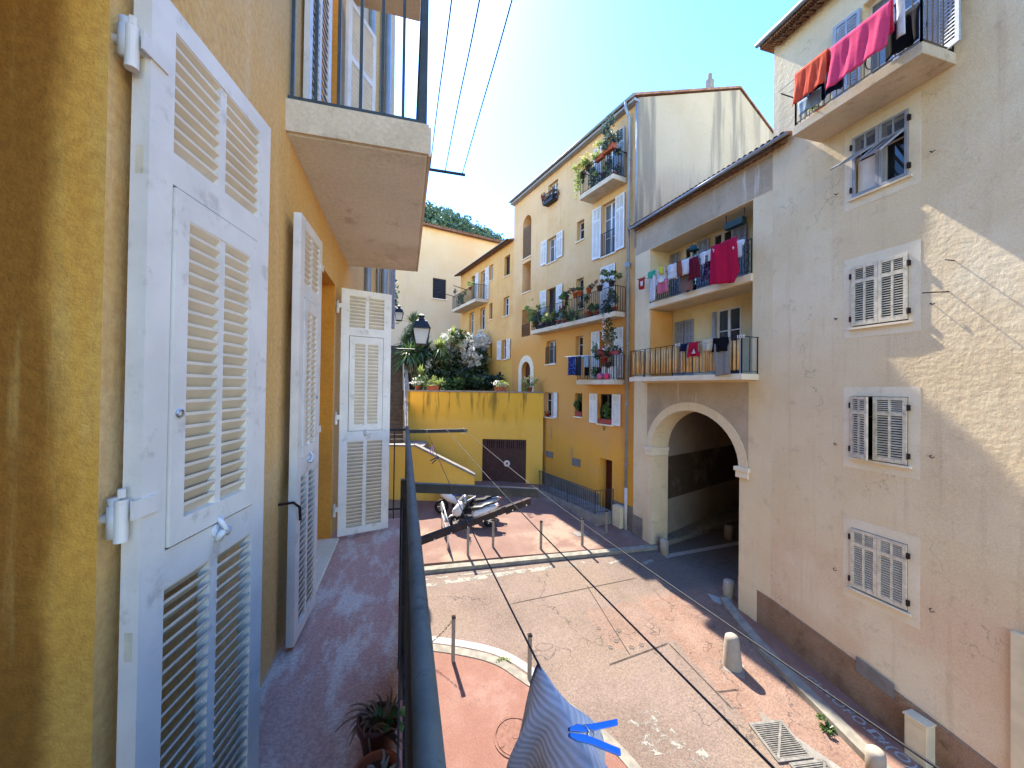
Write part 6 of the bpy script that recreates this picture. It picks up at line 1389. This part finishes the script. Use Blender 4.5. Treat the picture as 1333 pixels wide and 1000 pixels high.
# ------------------------------------------------------------------ clotheslines, pegs and the knitwear in front of the viewer
for lab, pts in (('clothesline nearest the balcony railing, carrying the grey knitwear', [(.25, 4.72, 5.71), (0.25, 2.27, 5.665), (.25, .9, 5.68), (.25, -.6, 5.72)]), ('clothesline in the middle of the three along the balcony', [(.48, 4.72, 5.71), (0.51, 2.27, 5.645), (.52, .4, 5.66), (.52, -.6, 5.7)]),
                 ('clothesline farthest out from the balcony railing', [(.68, 4.72, 5.71), (0.75, 2.27, 5.615), (.78, .6, 5.63), (.78, -.6, 5.7)])):
    P = smooth([p for p in pts], 8); o = MB().tube(P, .0022, 6).build('clothesline', M['wire'], smooth=True); tag(o, lab, 'clothesline', 'clotheslines along the near balcony')
for lab, x0, pts in (('overhead wire closest to the upper balcony', .27, 0), ('middle overhead wire running to the upper bracket', .46, 0), ('overhead wire farthest from the upper balcony', .68, 0)):
    P = smooth([(x0, 5.055, 8.965), (x0+.0, 3.8, 8.93+.02*(x0 < .5)), (x0+.01, 2.7, 8.94), (x0, .5, 8.99)], 8); o = MB().tube(P, .0055, 6).build('clothesline', M['wire'], smooth=True); tag(o, lab, 'clothesline', 'wires from the upper balcony bracket')
def peg(name, label, Mx, mat, L=.072, open_=.16):
    t = root(name, label, 'clothes peg', Mx)
    for s in (1, -1):
        mb = MB(); prof = [(-.024, .0012), (-.005, .0012), (.004, .0022), (L-.03, .010*open_/.16), (L-.03, .010*open_/.16+.0075), (.006, .0105), (-.014, .0085), (-.024, .005)]
        mb.prism([(x, -.0055, s*z) for x, z in prof], (0, .011, 0)); mb.build('prong', mat, t, bevel=.0007)
    mb = MB(); mb.tube([(.006+.0045*cos(a), -.008+.0016*k*.55, .0045*sin(a)) for k in range(11) for a in [k*PI/3]], .0009, 5)
    for s in (1, -1): mb.tube([(.006, s*.0065, 0), (-.002, s*.0068, .008), (-.012, s*.003, .0085), (-.013, 0, .0085)], .0009, 5)
    mb.build('spring', M['chrome'], t, smooth=True)
    return t
M['peg_blue'] = plain('blue_peg_plastic', '1f6fd0', .35, .5, .03); M['peg_pink'] = plain('pink_peg_plastic', 'd08aa0', .4, .4, .03); M['peg_green'] = plain('green_peg_plastic', '7a9a4c', .4, .4, .03); M['peg_black'] = plain('black_peg_plastic', '202022', .4, .4, .03)
peg('clothes_peg', 'blue plastic clothes peg clipped on the grey knitwear', Matrix.Translation((.25, .50, 5.722)) @ Matrix.Rotation(radians(-12), 4, 'Z') @ Matrix.Rotation(radians(8), 4, 'Y') @ Matrix.Rotation(radians(-46), 4, 'X'), M['peg_blue'], .076, .19)
gp = 'pegs left on the near clotheslines'
for lab, x, y, z, m, ang in (('white and green peg on the far bracket nearest the handrail', .22, 4.71, 5.69, 'peg_green', .3), ('pink peg at the middle of the far bracket', .46, 4.71, 5.69, 'peg_pink', -.2), ('white peg at the outer end of the far bracket', .69, 4.71, 5.69, 'white_pl', .1), ('pink and white peg hanging on the nearest line', .25, 3.55, 5.66, 'peg_pink', .2), ('crossed black peg on the nearest line below the pink one', .25, 3.1, 5.645, 'peg_black', 1.0)):
    peg('clothes_peg', lab, Matrix.Translation((x, y, z)) @ Matrix.Rotation(ang, 4, 'Y') @ Matrix.Rotation(PI/2, 4, 'Y'), M[m], .08)['group'] = gp
# grey ribbed knitwear draped over the nearest line
def knit_mat():
    t = NT('grey_rib_knit', .95, .08); uv = t.n('ShaderNodeUVMap').outputs[0]
    nz = t.noise(3.0, uv, 4); x, y, z = t.xyz(uv)
    f = t.math('SINE', t.math('MULTIPLY', t.math('ADD', y, t.math('MULTIPLY', nz, .02)), 2*PI*130)); f = t.ramp(f, -1, 1)
    g_ = t.math('SINE', t.math('MULTIPLY', x, 2*PI*330)); h = t.math('ADD', f, t.math('MULTIPLY', g_, .18))
    col = t.mix(f, lin('d8d4ce'), lin('f0eeea')); col = t.mix(t.math('MULTIPLY', t.ramp(t.noise(260, uv, 2), .4, .7), .35), col, lin('dcdbd8'))
    col = t.mix(t.ramp(x, .0, .02, 1, 0), col, lin('2f3f80'))
    t.bump(h, .35, .002); t.done(col); w = t.n('ShaderNodeBsdfTranslucent'); t.l(col, w.inputs[0]); mx = t.n('ShaderNodeMixShader'); mx.inputs[0].default_value = .5; t.l(t.b.outputs[0], mx.inputs[1]); t.l(w.outputs[0], mx.inputs[2]); t.l(mx.outputs[0], t.out.inputs[0]); return t.m
M['knit'] = knit_mat()
def knit(u, v):
    """u along the line from the far hem, v across from the left hem (-1) over the line to the right hem (1)"""
    y = .70-.46*u; q = v*2-1; a = abs(q); side = 1 if q > 0 else -1
    bulge = min(1, (u*4.2)**.8)
    ridge = 5.683+.010*bulge
    l = a*(.42)                                           # arc length down the flap
    sp = (.010+.040*bulge)*(1-exp(-l*26))+ (.05+.19*bulge*(1 if side > 0 else .62))*l
    fold = .026*bulge*sin(u*24+l*17*side+1.1)*min(1, l*9)+.010*sin(u*51+l*9)*min(1, l*8)*bulge
    hem = .05*l*(1-bulge)*-1
    return (.25+side*sp+fold*.8, y+.10*l*(1-u)*0+.03*sin(l*9)*(1-u)+hem+fold*.4, ridge-l*.96+.006*sin(u*33)*a)
mb = MB(); NU, NV = 60, 72; mb.grid(NU, NV, knit)
o = mb.build('knitwear', M['knit'], None, normals=False, smooth=True); tag(o, 'grey ribbed knitwear draped over the nearest clothesline with a blue peg', 'knitwear')
uvl = o.data.uv_layers.new(name='UVMap')
for lp in o.data.loops:
    i, j = lp.vertex_index % (NU+1), lp.vertex_index//(NU+1); uvl.data[lp.index].uv = (i/NU*.46, abs(j/NV*2-1)*.42+.10*(i/NU)**.7)
md = o.modifiers.new('thickness', 'SOLIDIFY'); md.thickness = .005; md.offset = 0

# ------------------------------------------------------------------ camera, sun and sky
cam = bpy.data.cameras.new('camera'); cam.sensor_width = 36; cam.lens = 36*510/1333; cam.clip_start = .02; cam.clip_end = 3000
co = bpy.data.objects.new('camera', cam); COL.objects.link(co); SC.camera = co
pt, rl_ = radians(.6), radians(.75)
f_ = Vector((sin(TH)*cos(pt), cos(TH)*cos(pt), sin(pt))); r_ = Vector((cos(TH), -sin(TH), 0)); u_ = r_.cross(f_)
r2 = r_*cos(rl_)+u_*sin(rl_); u2 = u_*cos(rl_)-r_*sin(rl_)
co.matrix_world = Matrix(((r2.x, u2.x, -f_.x, 0), (r2.y, u2.y, -f_.y, 0), (r2.z, u2.z, -f_.z, CZ), (0, 0, 0, 1)))
AZ, EL = radians(-6.3), radians(50)          # sun azimuth from the lane's axis (left negative), elevation
sd = Vector((sin(AZ)*cos(EL), cos(AZ)*cos(EL), sin(EL)))
sl = bpy.data.lights.new('sun', 'SUN'); sl.energy = 2.0; sl.angle = radians(.5); sl.color = (1, .94, .84)
so = bpy.data.objects.new('sun', sl); COL.objects.link(so); so.rotation_euler = sd.to_track_quat('Z', 'Y').to_euler(); so.location = (0, 0, 60)
w = bpy.data.worlds.new('World'); SC.world = w; w.use_nodes = True; nt = w.node_tree
sk = nt.nodes.new('ShaderNodeTexSky'); sk.sky_type = 'NISHITA'; sk.sun_disc = False; sk.sun_elevation = EL; sk.sun_rotation = AZ; sk.air_density = 1.0; sk.dust_density = .1; sk.ozone_density = 1.0
bg = nt.nodes['Background']; bg.inputs['Strength'].default_value = .15; hs = nt.nodes.new('ShaderNodeHueSaturation'); hs.inputs['Saturation'].default_value = 1.37; hs.inputs['Hue'].default_value = .512; hs.inputs['Value'].default_value = .83; nt.links.new(sk.outputs[0], hs.inputs['Color']); nt.links.new(hs.outputs[0], bg.inputs[0])
SC.view_settings.view_transform = 'Standard'; SC.view_settings.look = 'None'; SC.view_settings.exposure = 3.0; SC.view_settings.gamma = 1
SC.cycles.max_bounces = 10; SC.cycles.diffuse_bounces = 6; SC.cycles.transparent_max_bounces = 12; SC.cycles.use_denoising = True
SC.cycles.sample_clamp_indirect = 8
